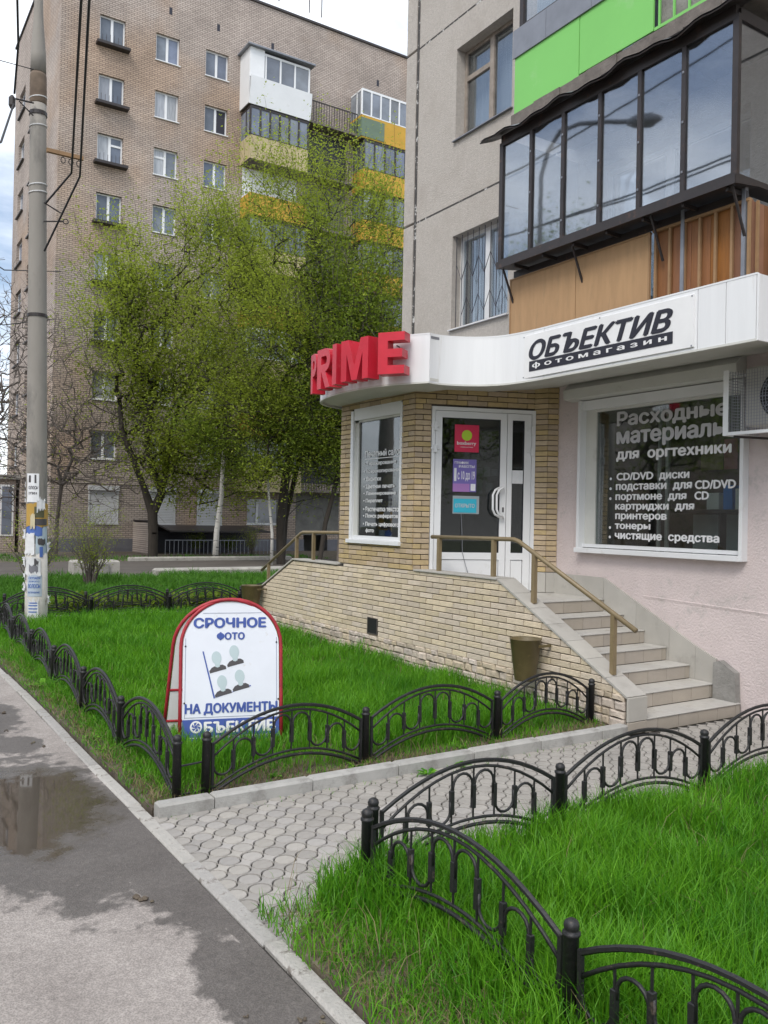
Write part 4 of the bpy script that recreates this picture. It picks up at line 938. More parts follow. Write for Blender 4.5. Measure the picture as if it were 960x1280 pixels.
for a_, b_ in zip(pys[:-1], pys[1:]): obj('pane', MB().box(GX+.008, GX+.013, b_+.022, a_-.022, GZ0+.035, GZ1), M['bglass'], bal)
obj('side_frame', MB().box(GX+.03, XW, GY0-.02, GY0+.02, GZ0, GZ0+.03).box(GX+.03, XW, GY0-.02, GY0+.02, GZ1, GZ1+.1).box(6.88, 6.92, GY0-.02, GY0+.02, GZ0+.03, GZ1), M['dark'], bal)
obj('side_pane', MB().box(GX+.03, 6.88, GY0-.003, GY0+.003, GZ0+.03, GZ1), M['bglass'], bal); obj('side_pane', MB().box(6.92, XW, GY0-.003, GY0+.003, GZ0+.03, GZ1), M['bglass'], bal)
obj('far_side_sheet', MB().box(GX+.03, XW, GY1-.01, GY1+.01, GZ0, GZ1+.1), M['glass'], bal)
for k, y_ in enumerate((7.42, 6.34, 5.32, 4.46)):
    obj('strut', MB().tube([(GX+.02, y_, 4.735), (6.50, y_, 4.34)], .013, 4), M['dark'], bal)
for k in range(7): obj('cross_bar', MB().box(GX, 6.6, 7.2-.45*k-.012, 7.2-.45*k+.012, 4.70, 4.735), M['dark'], bal)
for i_ in range(20): pass
wd = MB()
for p_ in [(p[0]+.0, ) for p in []]: pass
clipsm = MB()
for y_ in pys[1:-1]:
    for zz in (5.0, 5.45, 5.9): clipsm.box(GX-.02, GX-.012, y_-.008, y_+.008, zz, zz+.02)
obj('glazing_clip', clipsm, M['galv'], bal, kind='stuff')
# wavy tin roof
rf = MB(); nx_, ny_ = 3, 40
for j in range(ny_+1):
    y_ = 7.70+(4.25-7.70)*j/ny_; wob = .025*math.sin(j*.55)+.018*math.sin(j*1.3+1)
    for i, x_ in enumerate((6.17, 6.34, 6.56)): rf.v.append((x_, y_, [6.225+wob*.9, 6.30+wob*.4, 6.42][i]))
for j in range(ny_):
    for i in range(2): a_ = j*3+i; rf.f.append((a_, a_+1, a_+4, a_+3))
o = obj('tin_roof', rf, M['dark'], bal); md = o.modifiers.new('thick', 'SOLIDIFY'); md.thickness = .012; md.offset = 1
obj('roof_top_sheet', (lambda r: (setattr(r, 'v', [(x, y, z+.016) for x, y, z in rf.v]), setattr(r, 'f', rf.f), r)[2])(MB()), M['galv'], bal)
# ================================================================ second balcony (green)
gb = thing('green_balcony', 'balcony fronted with bright green panels and grey tin strip, above the glazed one', 'balcony', (6.9, 5.9, 6.4))
sl = MB()
for k in range(16):
    ya = 7.5-k*.2; sl.box(6.46+rnd.uniform(-.015, .01), XW, ya-.2, ya, 6.42+rnd.uniform(-.015, .015), 6.56)
obj('floor_slab', sl, M['slab'], gb)
obj('green_panel', MB().bbox(6.47, 6.49, 6.435, 7.45, 6.56, 7.24, .003), M['green'], gb); obj('green_panel', MB().bbox(6.472, 6.492, 5.46, 6.427, 6.585, 7.25, .003), M['green'], gb)
for k in range(6): obj('green_bar', MB().box(6.48, 6.50, 5.40-.17*k-.009, 5.40-.17*k+.009, 6.60, 7.5), M['green'], gb)
obj('green_rail', MB().box(6.475, 6.505, 4.43, 5.45, 6.58, 6.61).box(6.475, 6.505, 4.43, 5.45, 7.48, 7.51), M['green'], gb)
obj('back_board', MB().box(6.55, 6.57, 4.43, 5.45, 6.58, 7.5), M['cement'], gb)
for a_, b_ in ((7.47, 6.93), (6.925, 6.25), (6.245, 5.5)): obj('tin_strip', MB().bbox(6.452, 6.466, b_, a_, 7.20, 7.53, .003), M['galv'], gb)
bw = obj('window', MB().box(6.5, 6.56, 5.0, 7.42, 7.53, 7.58).box(6.5, 6.56, 7.36, 7.42, 7.58, 8.9).box(6.5, 6.56, 6.63, 6.69, 7.58, 8.9).box(6.5, 6.56, 5.8, 5.86, 7.58, 8.9).box(6.5, 6.56, 5.0, 7.42, 8.9, 8.96), M['brownframe'] if 'brownframe' in M else M['dark'], gb)
for a_, b_ in ((7.36, 6.69), (6.63, 5.86)): obj('pane', MB().box(6.525, 6.53, b_, a_, 7.58, 8.9), M['glass'], bw)
obj('curtain', MB().box(6.75, 6.76, 5.0, 7.4, 7.55, 8.9), M['curtain'], bw)
obj('upper_slab', MB().box(6.46, XW, 4.4, 7.5, 9.15, 9.3), M['slab'], gb)

# ================================================================ caged air conditioner
ac = thing('air_conditioner', 'grey air conditioner in a white wire cage at the right edge beside the shop window', 'air conditioner', (7.2, 4.5, 2.7))
ax0, ay1, ay0, az0, az1 = 6.95, 4.965, 3.95, 2.72, 3.30
cage = MB()
cage.box(ax0-.002, ax0+.004, ay1-.055, ay1, az0-.03, az1).box(ax0, ax0+.05, ay1-.004, ay1+.002, az0-.03, az1)
obj('corner_angle', cage, M['white'], ac)
obj('cage_frame', MB().box(ax0, XW, ay1-.03, ay1, az0-.03, az0).box(ax0, ax0+.03, ay0, ay1-.056, az0-.03, az0+.0).box(ax0+.05, XW, ay1-.03, ay1, az1-.02, az1), M['white'], ac)
wm_ = MB(); k = ay1-.06
while k > ay0: wm_.box(ax0+.012, ax0+.015, k-.0015, k+.0015, az0, az1-.02); k -= .028
k = az0+.02
while k < az1-.03: wm_.box(ax0+.009, ax0+.012, ay0, ay1-.056, k-.0015, k+.0015); k += .028
obj('wire_mesh', wm_, M['galv'], ac)
wm2 = MB(); k = ax0+.05
while k < XW: wm2.box(k-.0015, k+.0015, ay1-.016, ay1-.013, az0, az1-.02); k += .028
k = az0+.02
while k < az1-.03: wm2.box(ax0+.05, XW, ay1-.013, ay1-.010, k-.0015, k+.0015); k += .028
obj('side_wire_mesh', wm2, M['galv'], ac)
unit = obj('unit_body', MB().bbox(7.06, 7.36, 3.98, 4.80, 2.77, 3.32, .02), mat('ac_plastic', (.42, .41, .38), .55, var=.08), ac)
fan = MB(); n = 28
fc = (4.42, 3.04)
obj('fan_recess', MB().prism([(fc[0]+.235*math.cos(2*math.pi*i/n), fc[1]+.235*math.sin(2*math.pi*i/n)) for i in range(n)], 'x', 7.052, 7.062), flat('fan_black', (.02, .02, .02)), unit)
for k in range(1, 8): fan.tube([(7.045, fc[0]+.03*k*math.cos(2*math.pi*i/n), fc[1]+.03*k*math.sin(2*math.pi*i/n)) for i in range(n)], .003, 4, closed=True)
for k in range(12): fan.tube([(7.043, fc[0]+.03*math.cos(R(30*k)), fc[1]+.03*math.sin(R(30*k))), (7.043, fc[0]+.24*math.cos(R(30*k)), fc[1]+.24*math.sin(R(30*k)))], .003, 4)
obj('fan_grille', fan, M['galv'], unit)
obj('pipe_stub', MB().tube([(ax0+.1, ay1-.05, az0-.035), (XW-.05, ay1-.22, az0-.04), (XW-.02, ay1-.24, az0-.05)], .012, 6), M['dark'], ac)
# ================================================================ low black fences
PW = 1.18        # panel width; scaled per bay
def arc(x, zE, zP): t = 2*x/PW-1; return zE+(zP-zE)*(1-t*t)
def arcpts(zE, zP, n=14, dy=0): return [(PW*i/n, dy, arc(PW*i/n, zE, zP)) for i in range(n+1)]
meshes = {}
meshes['panel'] = MB().box(-.009, .009, -.009, .009, .0, .365).box(PW-.009, PW+.009, -.009, .009, .0, .365).tube(arcpts(.355, .535), .012, 6).mesh('panel')
meshes['top_rail'] = MB().tube(arcpts(.355, .535), .012, 6).mesh('top_rail')
meshes['inner_rail'] = MB().tube(arcpts(.27, .505), .0085, 6).mesh('inner_rail')
meshes['lower_rail'] = MB().tube(arcpts(.065, .225), .0085, 6).mesh('lower_rail')
meshes['bottom_rail'] = MB().tube(arcpts(.03, .19), .011, 6).mesh('bottom_rail')
cw = PW/8; UP = {1, 3, 4, 6}
bars, sleeves, loops = [], [], []
for i in range(1, 8):
    x = cw*i; bars.append(MB().tube([(x, 0, arc(x, .065, .225)), (x, 0, arc(x, .27, .505))], .0055, 4).mesh('bar'))
    zc = (arc(x, .065, .225)+arc(x, .27, .505))/2-.02; 
    sleeves.append(MB().bbox(x-.011, x+.011, -.011, .011, zc-.065, zc+.065, .003).mesh('sleeve'))
for i in range(8):
    xa, xb = cw*i, cw*(i+1); xc = (xa+xb)/2; r_ = cw/2-.008
    if i in UP:
        zt = min(arc(xa, .27, .505), arc(xb, .27, .505), arc(xc, .27, .505))-.012+.0; zb_ = (arc(xc, .065, .225)+arc(xc, .27, .505))/2-.02
        pts = [(xa+.008, 0, zb_)]+[(xc-r_*math.cos(R(k*22.5)), 0, zt-r_+r_*math.sin(R(k*22.5))) for k in range(9)]+[(xb-.008, 0, zb_)]
    else:
        zt = (arc(xc, .065, .225)+arc(xc, .27, .505))/2; zb_ = max(arc(xc, .065, .225), arc(xa, .065, .225), arc(xb, .065, .225))+.010
        pts = [(xa+.008, 0, zt)]+[(xc-r_*math.cos(R(k*22.5)), 0, zb_+r_-r_*math.sin(R(k*22.5))) for k in range(9)]+[(xb-.008, 0, zt)]
    loops.append(MB().tube(pts, .008, 6).mesh('loop'))
POSTM = MB().lathe([(.028, -.12), (.028, .385), (.033, .390), (.033, .400), (.024, .404), (.027, .412), (.029, .424), (.024, .438), (.012, .446), (.002, .448)], seg=14).mesh('post')
for me in [POSTM, meshes['top_rail'], meshes['inner_rail'], meshes['lower_rail'], meshes['bottom_rail']]+loops: me.polygons.foreach_set('use_smooth', [True]*len(me.polygons))
def fence(label, pts, z=0, group='low black ornamental fences round the lawns', detail=True, loc_extra=()):
    t = thing('low_fence', label, 'fence', (pts[0][0], pts[0][1], z), group)
    for p in list(pts)+list(loc_extra): obj('post', POSTM, M['black'], t, loc=(p[0], p[1], z+rnd.uniform(-.008, .008)), rot=Matrix.Rotation(rnd.uniform(-.012, .012), 3, 'X') @ Matrix.Rotation(rnd.uniform(-.012, .012), 3, 'Y'))
    for a_, b_ in zip(pts[:-1], pts[1:]):
        d = Vector((b_[0]-a_[0], b_[1]-a_[1], 0)); ln_ = d.length; d.normalize(); sx = (ln_-.10)/PW
        W_ = Matrix.Translation((a_[0]+d.x*.05, a_[1]+d.y*.05, z+rnd.uniform(-.008, .008))) @ Matrix.Rotation(math.atan2(d.y, d.x), 4, 'Z') @ Matrix.Rotation(rnd.uniform(-.012, .012), 4, 'X') @ Matrix.Diagonal((sx, 1, 1, 1))
        p = obj('panel', meshes['panel'], M['black'], t, wm=W_)
        for nm in ('inner_rail', 'lower_rail', 'bottom_rail'): obj('rail', meshes[nm], M['black'], p, local=True)
        for m_ in bars: obj('bar', m_, M['black'], p, local=True)
        for m_ in loops: obj('loop', m_, M['black'], p, local=True)
        for m_ in sleeves: obj('sleeve', m_, M['black'], p, local=True)
    return t
f = fence('low black ornamental fence along the raised kerb, before the fold-out sign', [(2.03, 5.24), (3.33, 5.37), (4.63, 5.41), (5.76, 5.43)])
fence('low black ornamental fence running along the asphalt past the concrete pole', [(1.84, 5.24), (1.86, 6.60), (1.89, 7.95), (1.92, 9.35), (1.97, 10.85), (2.0, 12.3), (2.02, 13.6), (2.05, 14.85)])
obj('link_bar', MB().tube([(1.84, 5.25, .24), (2.03, 5.25, .25)], .007, 5).add(*(lambda s: (s.v, s.f))(MB().tube([(1.84, 5.25, .06), (2.03, 5.25, .06)], .007, 5))), M['black'], f)
fence('low black ornamental fence between the paved path and the right lawn', [(2.30, 3.62), (3.58, 3.61), (5.0, 3.67), (6.40, 3.72), (7.7, 3.75)])
fence('nearest low black ornamental fence, along the asphalt edge of the right lawn', [(2.19, 3.50), (2.21, 2.16), (2.25, .86)])
fence('farther of the two low black fences across the lawn behind the fold-out sign', [(2.4, 15.66), (3.75, 15.68), (5.25, 15.70), (6.75, 15.72), (8.2, 15.74), (9.6, 15.76)])
fence('nearer of the two low black fences across the lawn behind the fold-out sign', [(2.15, 14.78), (3.62, 14.72), (4.98, 14.72), (6.3, 14.72), (7.6, 14.72)])

# ================================================================ fold-out advertising sign
af = thing('fold_out_sign', 'white arched pavement sign in a red tube frame advertising urgent document photos', 'pavement sign', (2.71, 6.45, 0))
d_ = Vector((.953, -.303, 0)).normalized(); bk = Vector((.303, .953, 0))
AW, AH = .80, 1.165
def AP(s_, z, back=0., n=0.):        # s along width (0 = centre), z height, back: 0 front frame, 1 rear frame
    lean = .20*(1-z/AH) if back == 0 else -.20*(1-z/AH)
    p = Vector((2.715, 6.50, 0))+d_*s_+bk*(-lean+n); return Vector((p.x, p.y, z))
def arch(back, inset=0., n=18, base=0.):
    w2 = AW/2-inset; r_ = w2; hh = AH-inset; zc = hh-r_*.92
    return [AP(-w2, base, back), AP(-w2, zc*.5, back)]+[AP(-w2*math.cos(math.pi*k/n), zc+(hh-zc)*math.sin(math.pi*k/n), back) for k in range(n+1)]+[AP(w2, zc*.5, back), AP(w2, base, back)]
fr1 = obj('front_frame', MB().tube(arch(0), .0145, 10), M['redpaint'], af, smooth=True)
fr2 = obj('rear_frame', MB().tube([p+Vector((-.03-.10*max(0, 1-p.z/AH), 0, 0)) for p in arch(1)], .0145, 10), M['redpaint'], af, smooth=True)
obj('cross_bar', MB().tube([AP(-AW/2, .05, 0), AP(AW/2, .05, 0)], .012, 8), M['redpaint'], fr1, smooth=True)
for zz in (.16, .42): obj('cross_bar', MB().tube([AP(-AW/2, zz, 1)+Vector((-.03-.10*(1-zz/AH), 0, 0)), AP(AW/2, zz, 1)+Vector((-.03-.10*(1-zz/AH), 0, 0))], .012, 8), M['redpaint'], fr2, smooth=True)
def plate(back, mat_, nm, z0=.06, zcut=None, ins=.018, nn=.004):
    w2 = AW/2-ins; zc = AH-ins-(AW/2-ins)*.92; pp = [(-w2, z0), (w2, z0)]+[(w2*math.cos(math.pi*k/20), zc+(AH-ins-zc)*math.sin(math.pi*k/20)) for k in range(21)]
    b = MB(); n = len(pp); b.v = [tuple(AP(s_, z, back, -nn)) for s_, z in pp]+[tuple(AP(s_, z, back, nn)) for s_, z in pp]
    b.f = [tuple(range(n)), tuple(range(n, 2*n))[::-1]]+[((k+1) % n, k, n+k, n+(k+1) % n) for k in range(n)]; return obj(nm, b, mat_, af)
bd = plate(0, M['signboard'], 'board'); rb_ = plate(1, M['vinyl'], 'rear_board')
for v_ in rb_.data.vertices: v_.co.x -= .03+.10*max(0, 1-v_.co.z/AH)
upd = (AP(0, 1, 0)-AP(0, 0, 0)).normalized()
def aq(nm, pts, m_, off=.006, par=None):    # flat polygon print on the board, pts (s, z)
    b = MB(); b.v = [tuple(AP(s_, z, 0, -off)) for s_, z in pts]; b.f = [tuple(range(len(pts)))]
    b2 = MB(); n = len(pts); b2.v = b.v+[tuple(AP(s_, z, 0, -off+.0015)) for s_, z in pts]; b2.f = [tuple(range(n))]+[((k+1) % n, k, n+k, n+(k+1) % n) for k in range(n)]
    return obj(nm, b2, m_, par or bd)
def at(nm, s_, x, z, w, h, m_, bold=.03, off=.0075, shear=0, rot=0): return text(nm, s_, m_, tuple(AP(x, z, 0, -off)), tuple(d_), w, h, bd, updir=tuple(upd), bold=bold, shear=shear, tr=(rot, 0))
at('lettering', 'СРОЧНОЕ', -.305, .938, .585, .085, M['blue'], .05)
at('lettering', 'ФОТО', -.12, .842, .225, .065, M['blue'], .05)
at('lettering', 'НА ДОКУМЕНТЫ', -.365, .262, .735, .095, M['blue'], .05)
aq('blue_band', [(-.382, .062), (.382, .062), (.382, .232), (-.382, .232)], M['blue'])
at('band_lettering', 'БЪЕКТИВ', -.215, .125, .57, .090, M['vinyl'], .05)
at('band_lettering', 'Ваш объективный выбор', -.12, .083, .46, .026, M['vinyl'], .02)
aq('band_line', [(-.34, .090), (-.135, .090), (-.135, .095), (-.34, .095)], M['vinyl'], .0075)
lens = MB()
for i in range(6):
    a0, a1 = R(60*i+4), R(60*i+56)
    q = [(.046, a0), (.046, a1), (.034, a1), (.034, a0)]
# aperture emblem: ring and blades
ring = MB(); n = 24
ring.v = [tuple(AP(-.275+.047*math.cos(2*math.pi*k/n), .176+.047*math.sin(2*math.pi*k/n), 0, -.0078)) for k in range(n)]+[tuple(AP(-.275+.034*math.cos(2*math.pi*k/n), .176+.034*math.sin(2*math.pi*k/n), 0, -.0078)) for k in range(n)]
ring.f = [(k, (k+1) % n, n+(k+1) % n, n+k) for k in range(n)]
for k in range(6):
    a0 = R(60*k); p0 = (.034*math.cos(a0), .034*math.sin(a0)); p1 = (.034*math.cos(a0+R(18)), .034*math.sin(a0+R(18))); p2 = (.010*math.cos(a0+R(80)), .010*math.sin(a0+R(80)))
    o = len(ring.v); ring.v += [tuple(AP(-.275+q[0], .176+q[1], 0, -.0079)) for q in (p0, p1, p2)]; ring.f.append((o, o+1, o+2))
obj('aperture_emblem', ring, M['vinyl'], bd)
# photo sheet: L shaped line and four busts
def rotp(pts, c, ang): return [(c[0]+x*math.cos(ang)-y*math.sin(ang), c[1]+x*math.sin(ang)+y*math.cos(ang)) for x, y in pts]
aq('sheet_line', [(-.232, .755), (-.222, .757), (-.128, .392), (-.140, .388)], M['blue'])
aq('sheet_line', [(-.140, .388), (-.128, .392), (.155, .485), (.155, .476)], M['blue'])
for cx, cz in [(-.105, .60), (.035, .645), (-.06, .412), (.08, .452)]:
    aq('bust_shoulders', rotp([(-.068, 0), (.066, 0), (.066, .022), (.045, .040), (.018, .044), (-.018, .044), (-.045, .038), (-.068, .018)], (cx, cz), R(14)), M['slate'], .0062)
    aq('bust_head', rotp([(.039*math.cos(R(k*20)), .105+.052*math.sin(R(k*20))) for k in range(18)], (cx, cz), R(8)), M['head'], .0066)
    aq('bust_head', rotp([(-.018, .035), (.0, .028), (.018, .035), (.022, .07), (-.022, .07)], (cx, cz), R(8)), M['head'], .0070)
ln_m = flat('thin_print_line', (.15, .18, .28))
for q in [[(-.365, .245), (.365, .245), (.365, .248), (-.365, .248)], [(-.365, .24), (-.362, .24), (-.362, .86), (-.365, .86)], [(.362, .24), (.365, .24), (.365, .86), (.362, .86)], [(-.23, 1.055), (.24, 1.055), (.24, 1.058), (-.23, 1.058)]]: aq('border_line', q, ln_m, .0058)
for s_, z in [(-.365, .80), (.362, .82), (-.368, .36), (.375, .37)]: obj('bolt', MB().lathe([(.007, 0), (.007, .004), (.003, .006)], seg=8).xf(Matrix.Translation(AP(s_, z, 0, -.007)) @ Matrix.Rotation(R(90), 4, 'X')), M['dark'], af)

# ================================================================ concrete lamp pole covered with flyers
pole = thing('concrete_pole', 'tall concrete utility pole with whitewashed base covered in torn flyers', 'utility pole', (2.66, 14.12, 0))
PX, PY = 2.66, 14.28
def pc_(z): return (PX-.018*z*1.0, PY, z)
def prad(z): return .168-.0055*z
shaft = MB(); zs_ = [1.35, 2, 3, 4, 5, 6, 7, 7.9, 8.3]
shaft.tube([pc_(z) for z in zs_], [prad(z) for z in zs_], 24)
obj('shaft', shaft, M['pole'], pole, smooth=True)
obj('whitewashed_base', MB().tube([pc_(-.2), pc_(.3), pc_(1.35)], [.17, .170, .1635], 24), M['whitewash'], pole, smooth=True)
obj('collar', MB().tube([pc_(8.3), pc_(8.32), pc_(8.75), pc_(8.8)], [.118, .128, .125, .11], 24), mat('weathered_collar', (.20, .15, .11), .9, var=.4, vscale=6), pole, smooth=True)
obj('tapered_top', MB().tube([pc_(8.8), pc_(9.1), pc_(9.6), pc_(10.1), pc_(11.0)], [.118, .112, .075, .06, .055], 20), M['pole'], pole, smooth=True)
obj('steel_band', MB().tube([pc_(4.93), pc_(4.98)], [.152, .152], 24).add(*(lambda s: (s.v, s.f))(MB().tube([pc_(8.12), pc_(8.18)], [.136, .136], 24))), M['dark'], pole)
for z in (6.9, 7.02, 7.95, 8.4): obj('wire_tie', MB().tube([(pc_(z)[0]+(prad(z)+.006)*math.cos(R(k*20)), PY+(prad(z)+.006)*math.sin(R(k*20)), z+.02*math.cos(R(k*20))) for k in range(18)], .010, 5, closed=True), M['vinyl'], pole)
arm = obj('wooden_arm', MB().box(2.62, 3.18, 14.08, 14.14, 7.52, 7.58), M['batten'], pole)
for k in range(3): obj('insulator_ring', MB().tube([(2.87+.12*k+.035*math.cos(R(a_*45)), 14.11, 7.45+.05*math.sin(R(a_*45))) for a_ in range(8)], .008, 5, closed=True), M['dark'], arm)
ib = obj('iron_bracket', MB().tube([(2.6, 14.12, 6.72), (2.85, 14.1, 6.60)], .012, 5).add(*(lambda s: (s.v, s.f))(MB().tube([(2.6, 14.12, 6.42), (2.9, 14.1, 6.48)], .012, 5))), M['dark'], pole)
obj('insulator_ring', MB().tube([(2.93+.04*math.cos(R(a_*45)), 14.1, 6.48+.04*math.sin(R(a_*45))) for a_ in range(8)], .01, 5, closed=True), M['dark'], ib)
obj('side_bracket', MB().tube([(2.42, 14.15, 8.25), (2.15, 14.1, 8.22)], .014, 5).add(*(lambda s: (s.v, s.f))(MB().tube([(2.42, 14.15, 8.05), (2.2, 14.1, 8.2)], .01, 5))).add(*(lambda s: (s.v, s.f))(MB().lathe([(.03, 8.06), (.05, 8.1), (.05, 8.22), (.02, 8.26)], (2.10, 14.1), 8))), M['dark'], pole)
# flyers wrapped round the pole: each on its own, curling at corners
def flyer(nm, a0, a1, z0, z1, m_, off=.004, curl=0., torn=0, par=None):
    b = MB(); nu, nv = 8, 5; rr = random.Random(hash((a0, z0)) % 999)
    for th_ in (0, 1):
        for j in range(nv+1):
            for i in range(nu+1):
                z = z0+(z1-z0)*j/nv; a_ = a0+(a1-a0)*i/nu; c_ = pc_(z)
                ed = max(0, abs(i/nu-.5)*2-.6)*curl*(1 if (j in (0, nv)) else .4)
                jt = rr.uniform(-1, 1)*torn*.03 if (j in (0, nv)) else 0
                r2 = prad(z)+off+ed+(.0015 if th_ else 0)+rr.uniform(0, .002)*(curl > 0); b.v.append((c_[0]+r2*math.cos(R(a_)), PY+r2*math.sin(R(a_)), z+jt))
    nn = (nu+1)*(nv+1)
    for j in range(nv):
        for i in range(nu):
            q = j*(nu+1)+i; b.f.append((nn+q, nn+q+1, nn+q+nu+2, nn+q+nu+1)); b.f.append((q+nu+1, q+nu+2, q+1, q))
    return obj(nm, b, m_, par or pole)
def ptext(s_, a_, z, w, h, m_, par, bold=.04):
    c_ = pc_(z); r2 = prad(z)+.009
    v, F = textmesh(s_, bold, 0, 0, 2, 1.); v = v.copy(); lo, hi = v.min(0), v.max(0); v[:, 0] = (v[:, 0]-lo[0])/(hi[0]-lo[0])*w-w/2; v[:, 1] = (v[:, 1]-lo[1])/(hi[1]-lo[1])*h
    mb = MB()
    for p in v:
        t = R(a_)+p[0]/r2; cc_ = pc_(z+p[1]); r3 = prad(z)+.0085; mb.v.append((cc_[0]+r3*math.cos(t), PY+r3*math.sin(t), z+p[1]))
    mb.f = F; return obj('flyer_lettering', mb, m_, par)
F0 = -100     # direction facing the camera
p1 = flyer('flyer', F0-55, F0+12, 2.0, 2.45, M['paper'], curl=.03)
ptext('ВОЛОСЫ', F0-22, 2.20, .17, .055, M['ink'], p1); ptext('КУПИМ', F0-25, 2.12, .15, .04, M['slate'], p1); ptext('▌▐ ▌▞', F0-22, 2.33, .14, .08, M['slate'], p1) if False else None
flyer('flyer_print', F0-50, F0-32, 2.31, 2.42, M['slate'], off=.007); flyer('flyer_print', F0-12, F0-2, 2.30, 2.43, M['slate'], off=.007)
p2 = flyer('flyer', F0-60, F0+75, 1.63, 1.98, M['ochrepaper'], off=.008, curl=.02, torn=1)
flyer('flyer_print', F0-10, F0+60, 1.64, 1.74, M['slate'], off=.012); ptext('ЗАЙМЫ', F0+22, 1.66, .15, .05, M['vinyl'], p2)
flyer('flyer_print', F0-12, F0+40, 1.76, 1.93, flat('dull_green_print', (.10, .10, .05)), off=.011); ptext('00-', F0+8, 1.80, .09, .06, M['ochrepaper'], p2)
flyer('torn_corner', F0+0, F0+40, 1.88, 2.04, M['paper'], off=.022, curl=.05, torn=2); flyer('torn_corner', F0-30, F0-8, 1.62, 1.80, mat('cream_paper', (.7, .62, .42), .8), off=.02, curl=.04, torn=2)
flyer('flyer', F0-62, F0+30, 1.46, 1.62, M['bluepaper'], off=.006, torn=1); flyer('flyer', F0-64, F0-10, 1.18, 1.50, M['paper'], off=.012, curl=.05, torn=1); flyer('flyer', F0-5, F0+70, 1.2, 1.6, mat('pale_blue_paper', (.5, .6, .68), .8), off=.003, torn=1)
flyer('flyer_print', F0+5, F0+50, 1.34, 1.42, M['slate'], off=.009, torn=1); flyer('flyer_print', F0+15, F0+33, 1.14, 1.3, M['bluepaper'], off=.009)
flyer('flyer', F0-60, F0+20, .86, 1.12, M['paper'], off=.004, curl=.04, torn=1); flyer('flyer_print', F0-12, F0+12, 1.02, 1.10, M['slate'], off=.007, torn=1); flyer('flyer_print', F0-40, F0+8, .90, 1.0, mat('grey_print', (.22, .22, .25), .8), off=.007, torn=1)
p3 = flyer('flyer', F0-50, F0+28, .52, .86, mat('blueish_paper', (.52, .60, .70), .8), off=.005); ptext('СКУПАЕМ', F0-12, .79, .18, .04, M['bluepaper'], p3); ptext('ВОЛОСЫ', F0-12, .65, .19, .07, M['bluepaper'], p3); ptext('ДОРОГО', F0-14, .74, .17, .03, M['bluepaper'], p3); ptext('НАТУРАЛЬНЫЕ', F0-14, .57, .18, .03, M['bluepaper'], p3)
p4 = flyer('flyer', F0-45, F0+10, .22, .46, M['paper'], off=.006, curl=.04, torn=2)
for z in (.27, .32, .37, .41): flyer('flyer_print', F0-40, F0+6, z, z+.018, M['bluepaper'], off=.010)
for a_, z, s_ in [(F0-80, .8, .09), (F0-85, 1.0, .12), (F0-78, .62, .1), (F0+82, .42, .09), (F0-80, 1.45, .10), (F0+80, 1.25, .10)]:
    flyer('torn_scrap', a_, a_+22*(1 if a_ < F0 else -1), z, z+s_, M['paper'], off=.012, curl=.10, torn=1.3)
# ================================================================ cables
def cable(lbl, pts, r_=.012, sag=.0):
    P2 = []
    for a_, b_ in zip(pts[:-1], pts[1:]):
        for k in range(8):
            t = k/8; P2.append(Vector(a_).lerp(Vector(b_), t)-Vector((0, 0, sag*4*t*(1-t))))
    P2.append(Vector(pts[-1])); return tag(obj('overhead_cable', MB().tube(P2, r_, 5), M['wire']), lbl, 'cable', 'overhead cables at the pole')
cable('left cable of the thick pair looping down right of the concrete pole', [(2.62, 14.1, 6.7), (2.85, 13.4, 7.0), (1.97, 9, 7.09), (1.3, 3, 7.4)], .016)
cable('right cable of the thick pair looping down right of the concrete pole', [(2.62, 14.1, 5.95), (2.93, 13.2, 6.9), (2.05, 9, 7.12), (1.45, 3, 7.4)], .016)
cable('thick cable running up from the small bracket left of the pole top', [(2.13, 14.1, 8.3), (2.0, 13, 8.5), (1.82, 12, 8.6), (1.0, 8, 9.5)], .017)
cable('thick cable sloping down from the small pole bracket to the left edge', [(2.13, 14.1, 8.15), (1.75, 12.6, 6.9), (1.2, 9.5, 5.6)], .016)
cable('thin wire crossing level to the left edge near the pole top', [(2.4, 14.1, 8.75), (.2, 14.1, 8.72)], .007)
cable('lower of two thin wires sloping past the side wall of the brick block', [(5.2, 26, 7.5), (2.9, 20, 5.9), (1.0, 14, 5.0)], .012)
cable('upper of two thin wires sloping past the side wall of the brick block', [(5.3, 26, 8.9), (2.9, 20, 7.1), (1.0, 14, 6.1)], .012)
# street lamp across the pavement (its reflection shows in the balcony glass)
sl_ = thing('street_lamp', 'curved arm street lamp mirrored in the panes of the glazed balcony', 'street lamp', (-1.0, 14.7, 0))
obj('mast', MB().tube([(-1, 14.7, 0), (-1, 14.7, 5), (-1, 14.7, 8.3)], [.16, .13, .1], 14), M['pole'], sl_, smooth=True)
obj('arm', MB().tube([(-1, 14.7, 8.2), (-1, 14.7, 9.9), (-1, 14.5, 10.45), (-1, 14.1, 10.75), (-1, 13.5, 10.7), (-1, 12.6, 10.4), (-1, 11.9, 10.15)], .05, 10), M['galv'], sl_, smooth=True)
obj('lamp_head', MB().tube([(-1, 12.1, 10.2), (-1, 11.9, 10.13), (-1, 11.5, 10.0), (-1, 11.25, 9.95)], [.06, .13, .15, .05], 10), M['galv'], sl_, smooth=True)
